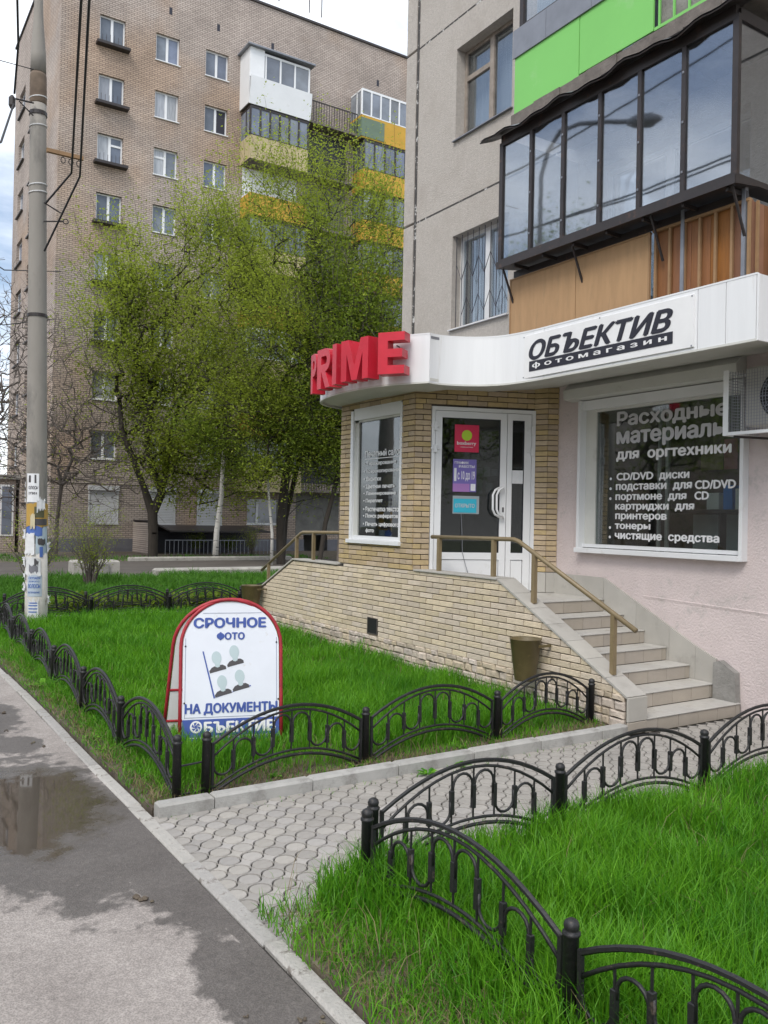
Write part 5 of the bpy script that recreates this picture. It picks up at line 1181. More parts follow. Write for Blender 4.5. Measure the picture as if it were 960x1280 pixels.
# ================================================================ nine-storey brick block
far = thing('brick_block', 'nine storey tan brick apartment block with white windows and stacked balconies beyond the trees', 'apartment block', (8.3, 42, -.45))
FY, FX0, FX1, FZ, SH = 42., 8.3, 46., 29.4, 2.885
wins = []      # x0,x1,z0,z1,row,col
for r_ in range(8):
    zt = 26.04-SH*r_
    for c_, (x0, x1) in enumerate([(10.10, 11.33), (12.86, 14.08), (15.47, 16.72)]): wins.append((x0, x1, zt-1.36, zt, r_, c_))
gwins = [(10.05, 11.48, 1.36, 2.98), (13.0, 14.35, 1.36, 3.0), (15.5, 16.86, 1.36, 3.0), (18.3, 20.2, 1.42, 2.78)]
holes = [w[:4] for w in wins]+gwins+[(21.7, 23.2, .3, 2.6), (26, 27.4, 1.36, 2.9), (30, 31.4, 1.36, 2.9)]
for r_ in range(9):
    zt = 26.04-SH*r_
    if r_ < 8: holes += [(18.3, 20.1, zt-2.0, zt), (25.4, 27.2, zt-2.0, zt), (30, 31.3, zt-1.36, zt), (34, 35.3, zt-1.36, zt)]
def wall_grid_x(x0, x1, z0, z1, holes, y0, y1):
    b = MB(); xs_ = sorted({x0, x1, *[h for q in holes for h in q[:2] if x0 < h < x1]}); zz = sorted({z0, z1, *[h for q in holes for h in q[2:] if z0 < h < z1]})
    for xa, xb in zip(xs_[:-1], xs_[1:]):
        for za, zb in zip(zz[:-1], zz[1:]):
            xc, zc = (xa+xb)/2, (za+zb)/2
            if any(q[0] < xc < q[1] and q[2] < zc < q[3] for q in holes): continue
            b.box(xa, xb, y0, y1, za, zb)
    me = b.mesh('wall'); bm = bmesh.new(); bm.from_mesh(me); bmesh.ops.remove_doubles(bm, verts=bm.verts, dist=1e-5)
    seen = {}
    for f in bm.faces: seen.setdefault(tuple(sorted(v.index for v in f.verts)), []).append(f)
    bmesh.ops.delete(bm, geom=[f for fs in seen.values() if len(fs) > 1 for f in fs], context='FACES'); bm.to_mesh(me); bm.free(); return me
obj('front_wall', wall_grid_x(FX0, FX1, .62, FZ, holes, FY, FY+.35), M['farX'], far)
obj('plinth', MB().box(FX0, 21.7, FY-.06, FY+.3, .1, .62).box(FX0, 21.7, FY-.10, FY+.3, -.6, .09).box(23.2, FX1, FY-.06, FY+.3, -.6, .62), M['plinth'], far)
# side wall with its own windows
sw = []
for r_ in range(9):
    sw.append((51.1, 52.9, 25.95-SH*r_-1.35, 25.95-SH*r_)); 
    if r_ < 8: sw.append((47.6, 49.4, 23.9-SH*r_-1.35, 23.9-SH*r_))
obj('side_wall', wall_grid(FY+.35, 54.4, -.6, FZ, sw, FX0, FX0+.35), M['farY'], far)
obj('back_mass', MB().box(FX0+1.5, FX1, FY+1.5, 54.4, -.6, FZ-.3), M['inner'], far)
obj('roof_edge', MB().box(FX0-.08, FX1, FY-.08, FY+.4, FZ, FZ+.12).box(FX0-.08, FX0+.4, FY+.4, 54.5, FZ, FZ+.12), M['dark'], far)
obj('roof_slab', MB().box(FX0+.3, FX1, FY+.3, 54.4, FZ-.3, FZ-.02), M['cement'], far)
obj('lift_house', MB().box(20.6, 24.4, FY+.9, 49, FZ, 29.75), M['farX'], far)
obj('lift_house_roof', MB().box(20.4, 24.6, FY+.6, 49.2, 29.75, 29.9), M['dark'], far)
lint = MB()
for z in (3.28,): lint.box(FX0-.02, FX1, FY-.05, FY+.02, z, z+.09)
obj('brick_band', lint, M['farX'], far)
def fwindow(x0, x1, z0, z1, split=.5, vent=False, openw=False, mm='white'):
    y = FY+.16; t = .07; xm = x0+(x1-x0)*split
    b = MB().box(x0, x0+t, y, y+.07, z0, z1).box(x1-t, x1, y, y+.07, z0, z1).box(x0+t, x1-t, y, y+.07, z1-t, z1).box(x0+t, x1-t, y, y+.07, z0, z0+t).box(xm-.06, xm+.06, y-.01, y+.07, z0+t, z1-t)
    if vent == 'R': b.box(xm+.06, x1-t, y-.005, y+.06, z1-.48, z1-.38)
    if vent == 'L': b.box(x0+t, xm-.06, y-.005, y+.06, z1-.48, z1-.38)
    w = obj('window', b, M[mm], far)
    obj('pane', MB().box(x0+t, xm-.06, y+.03, y+.04, z0+t, z1-t), rnd.choice([M['fglass'], M['fglass'], M['fglass2']]), w)
    obj('pane', MB().box(xm+.06, x1-t, y+.03, y+.04, z0+t, z1-t), M['ink'] if openw else rnd.choice([M['fglass'], M['fglass'], M['fglass2']]), w)
    obj('sill', MB().box(x0-.04, x1+.04, FY-.06, y, z0-.05, z0-.005), M['white'], w)
    return w
for x0, x1, z0, z1, r_, c_ in wins:
    w = fwindow(x0, x1, z0, z1, .5, {(2, 0): 'R', (2, 1): 'L'}.get((r_, c_)), openw=(r_, c_) in ((1, 2),))
    if c_ == 0 and r_ < 6:
        obj('ledge_shelf', MB().box(x0-.18, x1+.18, FY-.38, FY-.0, z0-.20, z0-.07), M['dark'], w)
        gr = MB()
        for k in range(7): gr.tube([(x0+.05+k*.19, FY-.33, z0-.07), (x0+.05+k*.19, FY-.33, z0+.22+.1*rnd.random())], .012, 4)
        obj('planter_rails', gr, M['dark'], w)
for i, (x0, x1, z0, z1) in enumerate(gwins[:3]):
    w = obj('shutter_frame', MB().box(x0, x0+.06, FY-.06, FY+.1, z0, z1).box(x1-.06, x1, FY-.06, FY+.1, z0, z1).box(x0-.03, x1+.03, FY-.06, FY+.1, z0-.06, z0).box(x0-.03, x1+.03, FY-.16, FY+.1, z1-.02, z1+.2), M['shutter'], far)
    n = 20
    for k in range(n):
        za = z0+(z1-z0)*k/n; obj('shutter_slat', MB().bbox(x0+.06, x1-.06, FY-.02, FY+.02, za+.004, z0+(z1-z0)*(k+1)/n-.004, .012), M['shutter'], w)
fwindow(*gwins[3], split=.33)
obj('room_dark', MB().box(FX0+1, FX1-1, FY+.9, FY+1., -.5, FZ-.5), M['inner'], far) if False else None
vn = MB()
for x in (13.55, 16.1, 19.2, 25.95): vn = obj('vent_slot', MB().box(x-.06, x+.1, FY-.004, FY+.02, 27.15, 27.52), M['ink'], far)
for y0, y1, z0, z1 in sw:
    x = FX0+.16; b = MB().box(x, x+.07, y0, y0+.08, z0, z1).box(x, x+.07, y1-.08, y1, z0, z1).box(x, x+.07, y0+.08, y1-.08, z1-.08, z1).box(x, x+.07, y0+.08, y1-.08, z0, z0+.08).box(x-.01, x+.07, (y0+y1)/2-.05, (y0+y1)/2+.05, z0+.08, z1-.08)
    w = obj('window', b, M['white'], far); obj('pane', MB().box(x+.03, x+.04, y0+.08, y1-.08, z0+.08, z1-.08), M['fglass'], w)
    obj('sill', MB().box(FX0-.12, x, y0-.05, y1+.05, z0-.08, z0-.01), M['dark'], w)
# balconies
def fbalc(x0, x1, zfloor, kind, pm, gm='dark', top=None, h=1.0, ybr=1.2, ngl=5):
    """glazed or open balcony of the brick block; kind: glazed / open / rail"""
    yf = FY-ybr; zt = zfloor+SH-.28
    b = MB().box(x0, x1, yf, FY, zfloor-.14, zfloor); w = obj('balcony', b, M['slab'], far)
    if kind != 'rail':
        obj('front_panel', MB().box(x0, x1, yf-.03, yf, zfloor-.12, zfloor+h), M[pm], w); obj('side_panel', MB().box(x0-.02, x0+.02, yf, FY, zfloor-.12, zfloor+h), M[pm], w); obj('side_panel', MB().box(x1-.02, x1+.02, yf, FY, zfloor-.12, zfloor+h), M[pm], w)
    if kind == 'glazed':
        fr = MB(); t = .045
        for i in range(ngl+1):
            x = x0+(x1-x0)*i/ngl; fr.box(x-t, x+t, yf-.04, yf+.04, zfloor+h, zt)
        fr.box(x0, x1, yf-.035, yf+.035, zt-.08, zt+.04).box(x0, x1, yf-.035, yf+.035, zfloor+h, zfloor+h+.06)
        for y in (yf+.5,): fr.box(x0-.03, x0+.03, y-.04, y+.04, zfloor+h, zt)
        fr.box(x0-.03, x0+.03, yf+.04, FY, zt-.08, zt)
        fo = obj('glazing_frame', fr, M[gm], w)
        for i in range(ngl): obj('pane', MB().box(x0+(x1-x0)*i/ngl+t, x0+(x1-x0)*(i+1)/ngl-t, yf-.005, yf+.005, zfloor+h+.06, zt-.08), M['fglass'], fo)
        obj('side_pane', MB().box(x0-.005, x0+.005, yf+.04, FY, zfloor+h, zt-.08), M['fglass'], fo)
    if kind == 'rail':
        r = MB(); n = int((x1-x0)/.16)
        for i in range(n+1): x = x0+(x1-x0)*i/n; r.box(x-.014, x+.014, yf-.014, yf+.014, zfloor, zfloor+1.05)
        r.box(x0, x1, yf-.02, yf+.02, zfloor+1.05, zfloor+1.1); obj('railing', r, M['dark'], w)
    return w
z9 = 23.45
wb = fbalc(17.45, 20.85, z9, 'glazed', 'white', 'white', h=1.25, ngl=4)
obj('outer_skirt', MB().prism([(40.72, 23.25), (40.55, 24.65), (40.60, 24.65), (40.77, 23.25)], 'x', 17.4, 20.95), M['white'], wb)
obj('white_corner_panel', MB().box(17.4, 18.2, 40.72, 40.76, 24.65, 26.2), M['white'], wb); obj('white_side_panel', MB().box(17.38, 17.42, 40.76, 42, 23.3, 26.2), M['white'], wb)
obj('balcony_roof', MB().box(17.2, 21.1, 40.5, 42, 26.2, 26.28), M['galv'], wb)
fbalc(17.5, 20.85, z9-SH, 'glazed', 'cream', 'dark', h=1.1, ngl=6)
b3 = fbalc(17.55, 20.85, z9-2*SH, 'open', 'yellow', h=1.0)
obj('back_wall_paint', MB().box(17.6, 20.8, 41.97, 41.99, z9-2*SH, z9-SH-.2), M['white'], b3)
for r_ in range(3, 8): fbalc(17.55, 20.85, z9-r_*SH, 'glazed' if r_ % 2 else 'open', 'yellow' if r_ % 2 == 0 else 'cream', 'white' if r_ == 5 else 'dark', h=1.05)
wb2 = fbalc(24.2, 28.6, z9+.25-.3, 'glazed', 'yellow', 'white', h=1.15, ngl=7)
obj('green_panel', MB().box(24.17, 25.7, 40.74, 40.77, z9-.1, z9+.95), M['gpaint'], wb2); obj('green_side_panel', MB().box(24.15, 24.18, 40.77, 42, z9-.1, z9+.95), M['gpaint'], wb2)
for r_ in range(1, 8): fbalc(24.4, 28.6, z9-r_*SH, 'glazed', 'yellow' if r_ < 6 else 'cream', 'dark', h=1.0, ngl=6)
for r_ in range(0, 8):
    rb = fbalc(21.0, 24.1, z9-r_*SH+.1, 'rail', 'dark', ybr=.9)
    obj('recess_shade_sheet', MB().box(21.2, 23.9, FY-.012, FY+.0, z9-r_*SH-2.4, z9-r_*SH-.1), M['inner'] if r_ % 3 else M['ink'], rb)  # flat dark sheet on the wall, shade of the recess painted in
for x_, n_ in ((23.9, 1.6), (24.7, 2.3), (22.0, 1.8)):
    t = obj('roof_antenna', MB().tube([(x_-2, FY+1, 30.6), (x_-2, FY+1, 30.6+n_)], .035, 5).add(*(lambda s: (s.v, s.f))(MB().box(x_-2.35, x_-1.65, FY+.98, FY+1.02, 30.3+n_, 30.34+n_))).add(*(lambda s: (s.v, s.f))(MB().box(x_-2.25, x_-1.75, FY+.98, FY+1.02, 30.0+n_, 30.04+n_))), M['dark'], far)
# basement entrance before the brick block
be = thing('basement_entrance', 'dark roofed basement entrance with thin railing below the shuttered windows', 'basement entrance', (15, 40, -.4))
obj('roof_sheet', MB().prism([(39.0, 1.02), (41.9, 1.25), (41.9, 1.32), (39.0, 1.09)], 'x', 13.1, 18.3).prism([(12.2, 1.5), (13.1, 1.05), (13.1, 1.12), (12.2, 1.57)], 'y', 39.1, 41.9), M['dark'], be)
obj('opening_shade_block', MB().box(12.5, 18.1, 41.0, 41.85, -.4, 1.05), M['ink'], be)  # solid black block, deep shade of the entrance put into its colour
obj('side_pillar', MB().box(12.2, 12.5, 39.2, 41.9, -.5, 1.45), M['farX'], be)
rl = MB()
for k in range(26): x = 12.9+k*.21; rl.box(x-.012, x+.012, 39.0, 39.03, -.4, .62)
rl.box(12.9, 18.2, 38.99, 39.04, .62, .66).box(12.9, 18.2, 38.99, 39.04, -.1, -.06); obj('thin_railing', rl, M['galv'], be)
obj('kerb_slab', MB().bbox(11.4, 18.4, 37.7, 38.0, -.45, -.02, .03), M['block'], be)

# ---------------------------------------------------------------- farther buildings on the left
def far_house(lbl, x0, x1, y0, y1, h, m, wn, base=-.8):
    t = thing('distant_building', lbl, 'building', (x0, y0, base)); obj('wall', MB().box(x0, x1, y0, y1, base, h), m, t); obj('roof', MB().box(x0-.2, x1+.2, y0-.2, y1, h, h+.25), M['cement'], t)
    for x, z, w_, h_ in wn:
        f_ = obj('window', MB().box(x, x+w_, y0-.05, y0-.01, z, z+h_), M['white'], t); obj('pane', MB().box(x+.1, x+w_-.1, y0-.07, y0-.05, z+.1, z+h_-.1), M['fglass'], f_)
    return t
dl_ = far_house('low pale brick shop building with white windows at the far left behind the bare trees', -2.0, 8.1, 50.0, 53, 3.6, M['farX'], [(5.9, 1.3, .8, 1.9), (7.3, .5, .7, 2.8), (2.5, 1.2, 1.5, 1.8)])
far_house('distant grey building closing the street at the far left edge', -30, 4.5, 120, 130, 9, M['concrete'], [(x, z, 2, 1.6) for x in (-26, -20, -14, -8, -2, 1) for z in (1, 4.5)], base=-2)
# things across the street behind the photographer, mirrored in the shop glass
far_house('long beige building across the street, mirrored in the shop window', -40, -34, -14, 60, 14, M['farY'], [], base=-.5)

far_house('long grey building down the street behind the photographer, mirrored in the door', -30, 40, -75, -65, 12, M['concrete'], [], base=-.5)
# ---------------------------------------------------------------- concrete blocks by the yard road
for lbl, x0, x1, y0, y1, h_ in [('short weathered concrete block lying on the grass just right of the concrete pole', 5.85, 7.2, 26.0, 26.7, .42), ('long low concrete slab lying behind the top of the fold-out sign', 7.6, 12.4, 23.6, 24.1, .30), ('thin long concrete kerb slab beyond the yard road', 9.5, 16.5, 33.0, 33.25, .16)]:
    b = MB().bbox(x0, x1, y0, y1, -.05, h_, .05); tag(obj('concrete_block', b, M['block']), lbl, 'concrete block')
tag(obj('concrete_block', MB().bbox(6.6, 6.85, 25.9, 26.02, -.02, .34, .01), M['cement']), 'small broken concrete piece leaning on the short block', 'concrete block')

# ================================================================ trees
def grow(seed, base, trunk_pts, env, n, step=.7, jit=.25, droop=0., forks=()):
    """grow a branching skeleton towards points sampled in ellipsoid envelopes; returns nodes, parents, order"""
    rg = np.random.default_rng(seed); nodes = [np.array(p, float) for p in trunk_pts]; par = [-1]+list(range(len(trunk_pts)-1))
    for si, fp in forks:
        pr = si
        for p in fp: nodes.append(np.array(p, float)); par.append(pr); pr = len(nodes)-1
    T = []
    for (c, rad, cnt) in env:
        k = int(n*cnt); nc = max(6, int(k/45)); d = rg.normal(size=(nc, 3)); d /= np.linalg.norm(d, axis=1)[:, None]; rr = rg.random(nc)**(1/2.6)
        cc_ = np.array(c)+d*rr[:, None]*np.array(rad)*.95; wgt = rg.random(nc)**1.5+.15; ci = rg.choice(nc, k, p=wgt/wgt.sum()); sc_ = np.array(rad).mean()*(.10+.17*rg.random(nc))
        T.append(cc_[ci]+rg.normal(size=(k, 3))*sc_[ci][:, None]*np.array([1, .8, 1.15]))
    T = np.concatenate(T); org = nodes[len(trunk_pts)//2]
    T = T[np.argsort(np.linalg.norm(T-np.array(trunk_pts[-1]), axis=1)+rg.normal(size=len(T))*.4)]
    arr = np.zeros((len(T)*8+200, 3)); arr[:len(nodes)] = nodes; m = len(nodes); low = 1
    for p in T:
        dv = arr[low:m]-p; dd = np.sqrt((dv*dv).sum(1))+np.maximum(0, arr[low:m, 2]-p[2])*.9
        i = int(np.argmin(dd))+low; q = arr[i].copy(); L_ = np.linalg.norm(p-q); k = max(1, min(5, int(L_/step)))
        pr = i
        for s_ in range(1, k+1):
            t = s_/k; w = q+(p-q)*t; w[2] += -droop*L_*t*t+.12*L_*math.sin(math.pi*t); 
            if s_ < k: w += rg.normal(size=3)*jit*L_/k*.35
            arr[m] = w; par.append(pr); pr = m; m += 1
    return arr[:m], np.array(par), rg
def branches(nodes, par, r_tip, expo, maxr, base_r=None, seg_hi=7, seg_lo=3, cut=.03, fr=None):
    n = len(nodes); a_ = np.full(n, 0.); ch = np.zeros(n, int)
    for i in range(n-1, 0, -1):
        if ch[i] == 0: a_[i] = r_tip**expo
        a_[par[i]] += a_[i]; ch[par[i]] += 1
    rad = np.minimum(a_**(1/expo), maxr)
    if base_r: rad[0] = base_r
    V, F = [], []; off = 0
    idx = np.arange(1, n); P0 = nodes[par[idx]]; P1 = nodes[idx]; R1 = rad[idx]; R0 = np.minimum(rad[par[idx]], R1*1.35+.004); R0[:3] = rad[par[idx]][:3]
    D = P1-P0; Ln = np.linalg.norm(D, axis=1)+1e-9; D /= Ln[:, None]
    A = np.cross(D, np.where(np.abs(D[:, 2:3]) < .9, [[0, 0, 1.]], [[1., 0, 0]])); A /= np.linalg.norm(A, axis=1)[:, None]; B = np.cross(D, A)
    for big in (True, False):
        s_ = (R1 > cut) == big; k = seg_hi if big else seg_lo
        if not s_.any(): continue
        t = 2*np.pi*np.arange(k)/k; c_, si = np.cos(t), np.sin(t)
        ring = A[s_][:, None, :]*c_[None, :, None]+B[s_][:, None, :]*si[None, :, None]
        v0 = P0[s_][:, None, :]+ring*R0[s_][:, None, None]; v1 = P1[s_][:, None, :]+D[s_][:, None, :]*R1[s_][:, None, None]*.3+ring*R1[s_][:, None, None]
        m = s_.sum(); V.append(np.concatenate([v0, v1], 1).reshape(-1, 3)); o = off+np.arange(m)[:, None]*2*k; q = np.arange(k)[None, :]
        F.append(np.stack([o+q, o+(q+1) % k, o+k+(q+1) % k, o+k+q], -1).reshape(-1, 4)); off += m*2*k
    return np.concatenate(V), np.concatenate(F), rad
def leaves(rg, centers, per, spread, size, tintc=None, down=.3, aspect=.55):
    m = len(centers); N_ = m*per; C_ = np.repeat(centers, per, 0)+rg.normal(size=(N_, 3))*spread
    u = rg.normal(size=(N_, 3)); u[:, 2] = u[:, 2]*.55-down; u /= np.linalg.norm(u, axis=1)[:, None]; w = np.cross(u, rg.normal(size=(N_, 3))*.45+np.array([0, -.25, 1.])); w /= np.linalg.norm(w, axis=1)[:, None]+1e-9
    s_ = size*(.6+.8*rg.random(N_))[:, None]; a_ = C_; V = np.stack([a_, a_+u*s_*.5+w*s_*aspect*.5, a_+u*s_, a_+u*s_*.5-w*s_*aspect*.5], 1)
    F = np.arange(N_*4).reshape(-1, 4); ct = rg.random(m) if tintc is None else tintc
    T = np.clip(np.repeat(ct, per)*.7+rg.random(N_)*.35, 0, 1); return V.reshape(-1, 3), F, np.repeat(T, 4)
M['leafA'] = leafmat('fresh_leaves', (.19, .25, .03), (.42, .50, .06), .6)
M['leafB'] = leafmat('deep_leaves', (.10, .15, .02), (.26, .36, .035), .55)
M['grassm'] = leafmat('grass_blades', (.045, .19, .009), (.17, .42, .02), .35, rough=.5)
M['grassf'] = leafmat('far_grass_blades', (.045, .15, .012), (.11, .28, .025), .35, rough=.6)
M['dry'] = leafmat('dry_straw', (.16, .12, .06), (.30, .25, .14), .2, rough=.9)
def tree(lbl, seed, trunk_pts, env, n, per, lsize, lm, base_r, spread=.28, bark='bark', r_tip=.008, expo=2.3, droop=0, leaf_frac=1., group='trees before the brick block', jit=.25, step=.8, forks=()):
    t = thing('tree', lbl, 'tree', tuple(trunk_pts[0]), group)
    nodes, par, rg = grow(seed, None, trunk_pts, env, n, step=step, droop=droop, jit=jit, forks=forks)
    if per and leaf_frac > .5:          # upright and outward shoots at the rim of the crown
        ctr = nodes[len(trunk_pts):].mean(0); out_ = np.linalg.norm((nodes-ctr)/(nodes.std(0)+.1), axis=1); cand = np.where((out_ > np.quantile(out_, .72)) & (nodes[:, 2] > ctr[2]-1.5))[0]
        cand = rg.choice(cand, min(len(cand), n//11), replace=False); nn_, pp_ = [nodes], [par]; m0 = len(nodes)
        for ci_ in cand:
            dr = (nodes[ci_]-ctr); dr /= np.linalg.norm(dr); dr = dr*.55+np.array([0, 0, .8])+rg.normal(size=3)*.22; L_ = .5+1.3*rg.random(); q = nodes[ci_]; pr_ = ci_
            for s_ in range(4): q = q+dr*L_/4+rg.normal(size=3)*.04; nn_.append(q[None]); pp_.append(np.array([pr_])); pr_ = m0; m0 += 1
        nodes = np.concatenate(nn_); par = np.concatenate(pp_)
    V, F, rad = branches(nodes, par, r_tip, expo, base_r if bark != 'birch' else base_r*.7)
    me = npmesh('trunk', V, [F]); me.polygons.foreach_set('use_smooth', [True]*len(me.polygons))
    if bark == 'birch':
        k_ = len(trunk_pts); obj('trunk', MB().tube(trunk_pts, [base_r*(1-.12*i) for i in range(k_)], 10), M['birch'], t, smooth=True); obj('branches', me, M['bark'], t)
    else: obj('trunk', me, M[bark], t)
    tips = np.where(rad < r_tip*2.6)[0]; tips = tips[tips > len(trunk_pts)]; tips = tips[rg.random(len(tips)) < leaf_frac]
    if per:
        c = nodes[tips]; hz = np.clip((c[:, 2]-c[:, 2].min())/(np.ptp(c[:, 2])+.1), 0, 1); cl = np.clip(.15+.55*rg.random(len(c))+.35*np.sin(c[:, 0]*1.7)*np.sin(c[:, 2]*1.3+1), 0, 1); V, F, T = leaves(rg, c, per, spread, lsize, cl); obj('crown', npmesh('crown', V, [F], T), M[lm], t)
    return t
tree('broad fresh green tree with a dark forked trunk, before the first two shuttered windows', 3, [(11.35, 36, -.2), (11.35, 36, 1.0), (11.3, 36, 1.9), (10.9, 36, 3.0), (10.4, 36.0, 4.2), (9.9, 36, 5.4)],
    [((13.3, 36.2, 9.2), (4.6, 3.2, 5.6), .55), ((10.4, 36, 9.0), (1.8, 1.8, 3.0), .09), ((13.8, 35.5, 4.0), (3.6, 2.4, 1.5), .12), ((11.8, 36, 6.2), (2.9, 2.6, 2.6), .2), ((10.9, 36.2, 11.2), (1.9, 2.0, 3.6), .12), ((14.5, 36.5, 12.7), (2.6, 2.2, 3.2), .12)], 4300, 15, .12, 'leafA', .30, spread=.29, r_tip=.0062, expo=2.2, forks=[(2, [(11.7, 36, 2.8), (11.9, 36, 3.9), (12.1, 36.1, 5.4), (12.6, 36.2, 7.2)]), (6, [(11.35, 36, 3.6), (11.0, 36, 4.8), (11.1, 36, 6.6)])])
tree('tall fresh green tree with thick dark trunk, at the railing\'s left end', 5, [(14.45, 29.8, -.1), (14.4, 29.8, 1.6), (14.6, 29.9, 3.2), (15.0, 30, 5.0), (15.4, 30, 7)],
    [((15.6, 30.2, 9.2), (4.6, 3.0, 5.8), .55), ((15.0, 30, 5.4), (3.4, 2.6, 2.6), .20), ((17.4, 30.4, 13.0), (2.6, 2.0, 4.0), .2), ((18.4, 30.4, 9.4), (1.8, 1.8, 4.6), .16), ((14.6, 30, 13.0), (2.2, 2.0, 2.6), .10)], 4400, 14, .10, 'leafA', .24, spread=.26, r_tip=.0055, expo=2.25)
tree('darker green tree leaning right behind the stair railing, second trunk from the left', 8, [(15.1, 31, -.1), (15.2, 31, 1.8), (15.6, 31, 3.6), (16.0, 31, 5.2)],
    [((16.2, 31, 6.4), (3.4, 2.6, 3.6), .7), ((13.8, 31, 4.6), (2.4, 2.2, 1.8), .3)], 1700, 15, .10, 'leafB', .19, spread=.27, r_tip=.0055, expo=2.3)
tree('dark leaning trunk tree just left of the printing salon corner', 9, [(15.3, 28.3, -.1), (15.6, 28.4, 1.6), (16.1, 28.5, 3.2), (16.5, 28.6, 5.4)],
    [((16.4, 28.8, 7.0), (2.8, 2.4, 4.2), .7), ((15.6, 28.4, 4.0), (2.0, 2.0, 1.6), .3)], 1300, 14, .095, 'leafB', .16, spread=.25, r_tip=.0055, expo=2.3)
tree('pale slender trunk tree rising behind the rear stair railing', 10, [(16.0, 28.0, -.1), (16.1, 28.0, 1.6), (16.6, 28.1, 3.4), (17.3, 28.2, 5.6)],
    [((17.4, 28.4, 8.0), (2.2, 2.0, 4.0), 1.)], 1000, 15, .13, 'leafB', .13, spread=.25, r_tip=.009, expo=2.4, bark='twig')
tree('slim white barked birch before the third shuttered window', 12, [(13.2, 33.5, -.1), (13.25, 33.5, 1.2), (13.42, 33.5, 2.6), (13.5, 33.6, 4.2), (13.6, 33.6, 5.8)],
    [((13.6, 33.6, 6.6), (1.8, 1.6, 3.2), 1.)], 380, 8, .12, 'leafA', .13, spread=.22, bark='birch', expo=2.2)
tree('thin white birch stem standing against the thickest dark trunk', 13, [(13.95, 29.6, -.1), (13.95, 29.6, 1.2), (13.80, 29.6, 2.4), (13.7, 29.6, 3.6), (13.7, 29.6, 4.6)],
    [((13.6, 29.2, 5.2), (1.6, 1.5, 1.8), 1.)], 260, 9, .11, 'leafA', .065, spread=.22, bark='birch', expo=2.2)
# bare trees on the left
tree('bare grey tree with arching twigs behind the concrete pole', 21, [(7.9, 38.5, -.2), (7.9, 38.4, 1.5), (8.0, 38.2, 3.0), (8.4, 38, 4.2)],
    [((9.2, 37.5, 5.6), (3.4, 2.4, 3.8), .75), ((7.2, 38, 4.5), (3.0, 2.0, 3.0), .25)], 3600, 2, .10, 'leafA', .14, spread=.4, bark='twig', r_tip=.0065, expo=2.9, leaf_frac=.12, group='bare trees at the left', jit=.3)
tree('bare grey tree at the left edge, its branches crossing the sky', 22, [(4.6, 36, -.2), (4.5, 36, 1.8), (4.6, 36, 3.4), (4.8, 36, 5)],
    [((4.9, 36, 7.2), (2.8, 2.0, 4.6), .7), ((5.6, 36, 3.8), (2.2, 2.0, 2.4), .3)], 3200, 2, .1, 'leafA', .14, spread=.4, bark='twig', r_tip=.0065, expo=2.9, leaf_frac=.05, group='bare trees at the left', jit=.3)
tree('tall bare tree far away beyond the low shop building', 23, [(6, 62, -1), (6, 62, 3), (6, 62, 7)],
    [((6, 62, 11), (5, 3, 8), 1.)], 900, 1, .1, 'leafA', .25, bark='twig', r_tip=.02, expo=2.4, leaf_frac=.02, group='bare trees at the left', jit=.3)
# trees across the street (mirrored in glass)
tree('leafy street tree on the far kerb, mirrored in the printing salon window', 31, [(-9, 20, -.1), (-9, 20, 2.5), (-9, 20, 4)], [((-9, 20, 6.5), (3.5, 3.5, 3.4), 1.)], 900, 14, .12, 'leafB', .22, group='street trees')
tree('leafy street tree opposite the shop window, mirrored in the glass', 32, [(-12, 8, -.1), (-12, 8, 2.5), (-12, 8, 4)], [((-14, 8, 5.5), (4, 4, 3.0), 1.)], 900, 14, .12, 'leafB', .22, group='street trees')
tree('leafy street tree behind the photographer, mirrored in the glass door', 33, [(3, -24, -.1), (3, -24, 2.5), (3.2, -24, 4)], [((3.2, -24, 6.5), (4.5, 3.5, 3.2), 1.)], 800, 14, .14, 'leafB', .22, group='street trees')
# bushes
def bush(lbl, seed, x, y, h_, w_, n, per, lm='leafA'):
    t = thing('bush', lbl, 'bush', (x, y, 0), 'bushes by the concrete pole'); rg = np.random.default_rng(seed); V, F = [], []; off = 0; nodes = []; allV = MB()
    for k in range(n):
        a_ = rg.random()*6.28; r0 = .12*rg.random(); ln_ = h_*(.6+.45*rg.random()); sp = w_*rg.random(); pts = []
        for s_ in range(6):
            q = s_/5; pts.append((x+r0*math.cos(a_)+sp*q**1.4*math.cos(a_)+rg.normal()*.02*s_, y+r0*math.sin(a_)+sp*q**1.4*math.sin(a_), ln_*q))
        allV.tube(pts, [.011, .01, .009, .007, .005, .003], 3, cap=False); nodes += pts[2:]
        for _ in range(5):
            i = rg.integers(2, 5); p = Vector(pts[i]); d = Vector(rg.normal(size=3)); d.z = abs(d.z)+.4; d.normalize(); e_ = p+d*ln_*.3*rg.random(); allV.tube([p, e_], [.005, .003], 3, cap=False); nodes.append(tuple(e_))
    obj('stems', allV, M['twig'], t)
    V, F, T = leaves(rg, np.array(nodes), per, .07, .045); obj('leaf_mass', npmesh('leaf_mass', V, [F], T), M[lm], t)
bush('half bare bush directly left of the concrete pole', 1, 3.9, 21.0, 1.9, .75, 46, 5)
bush('half bare bush directly right of the concrete pole', 2, 5.15, 21.2, 1.95, .8, 50, 5)
bush('small budding bush below the shutterless ground floor window', 3, 16.4, 37, 1.6, .7, 30, 6)
bush('low dark hedge bush inside the basement railing, left part', 4, 14.6, 39.6, 1.0, .6, 26, 12, 'leafB'); bush('low dark hedge bush inside the basement railing, right part', 5, 16.3, 39.6, 1.0, .6, 26, 12, 'leafB')

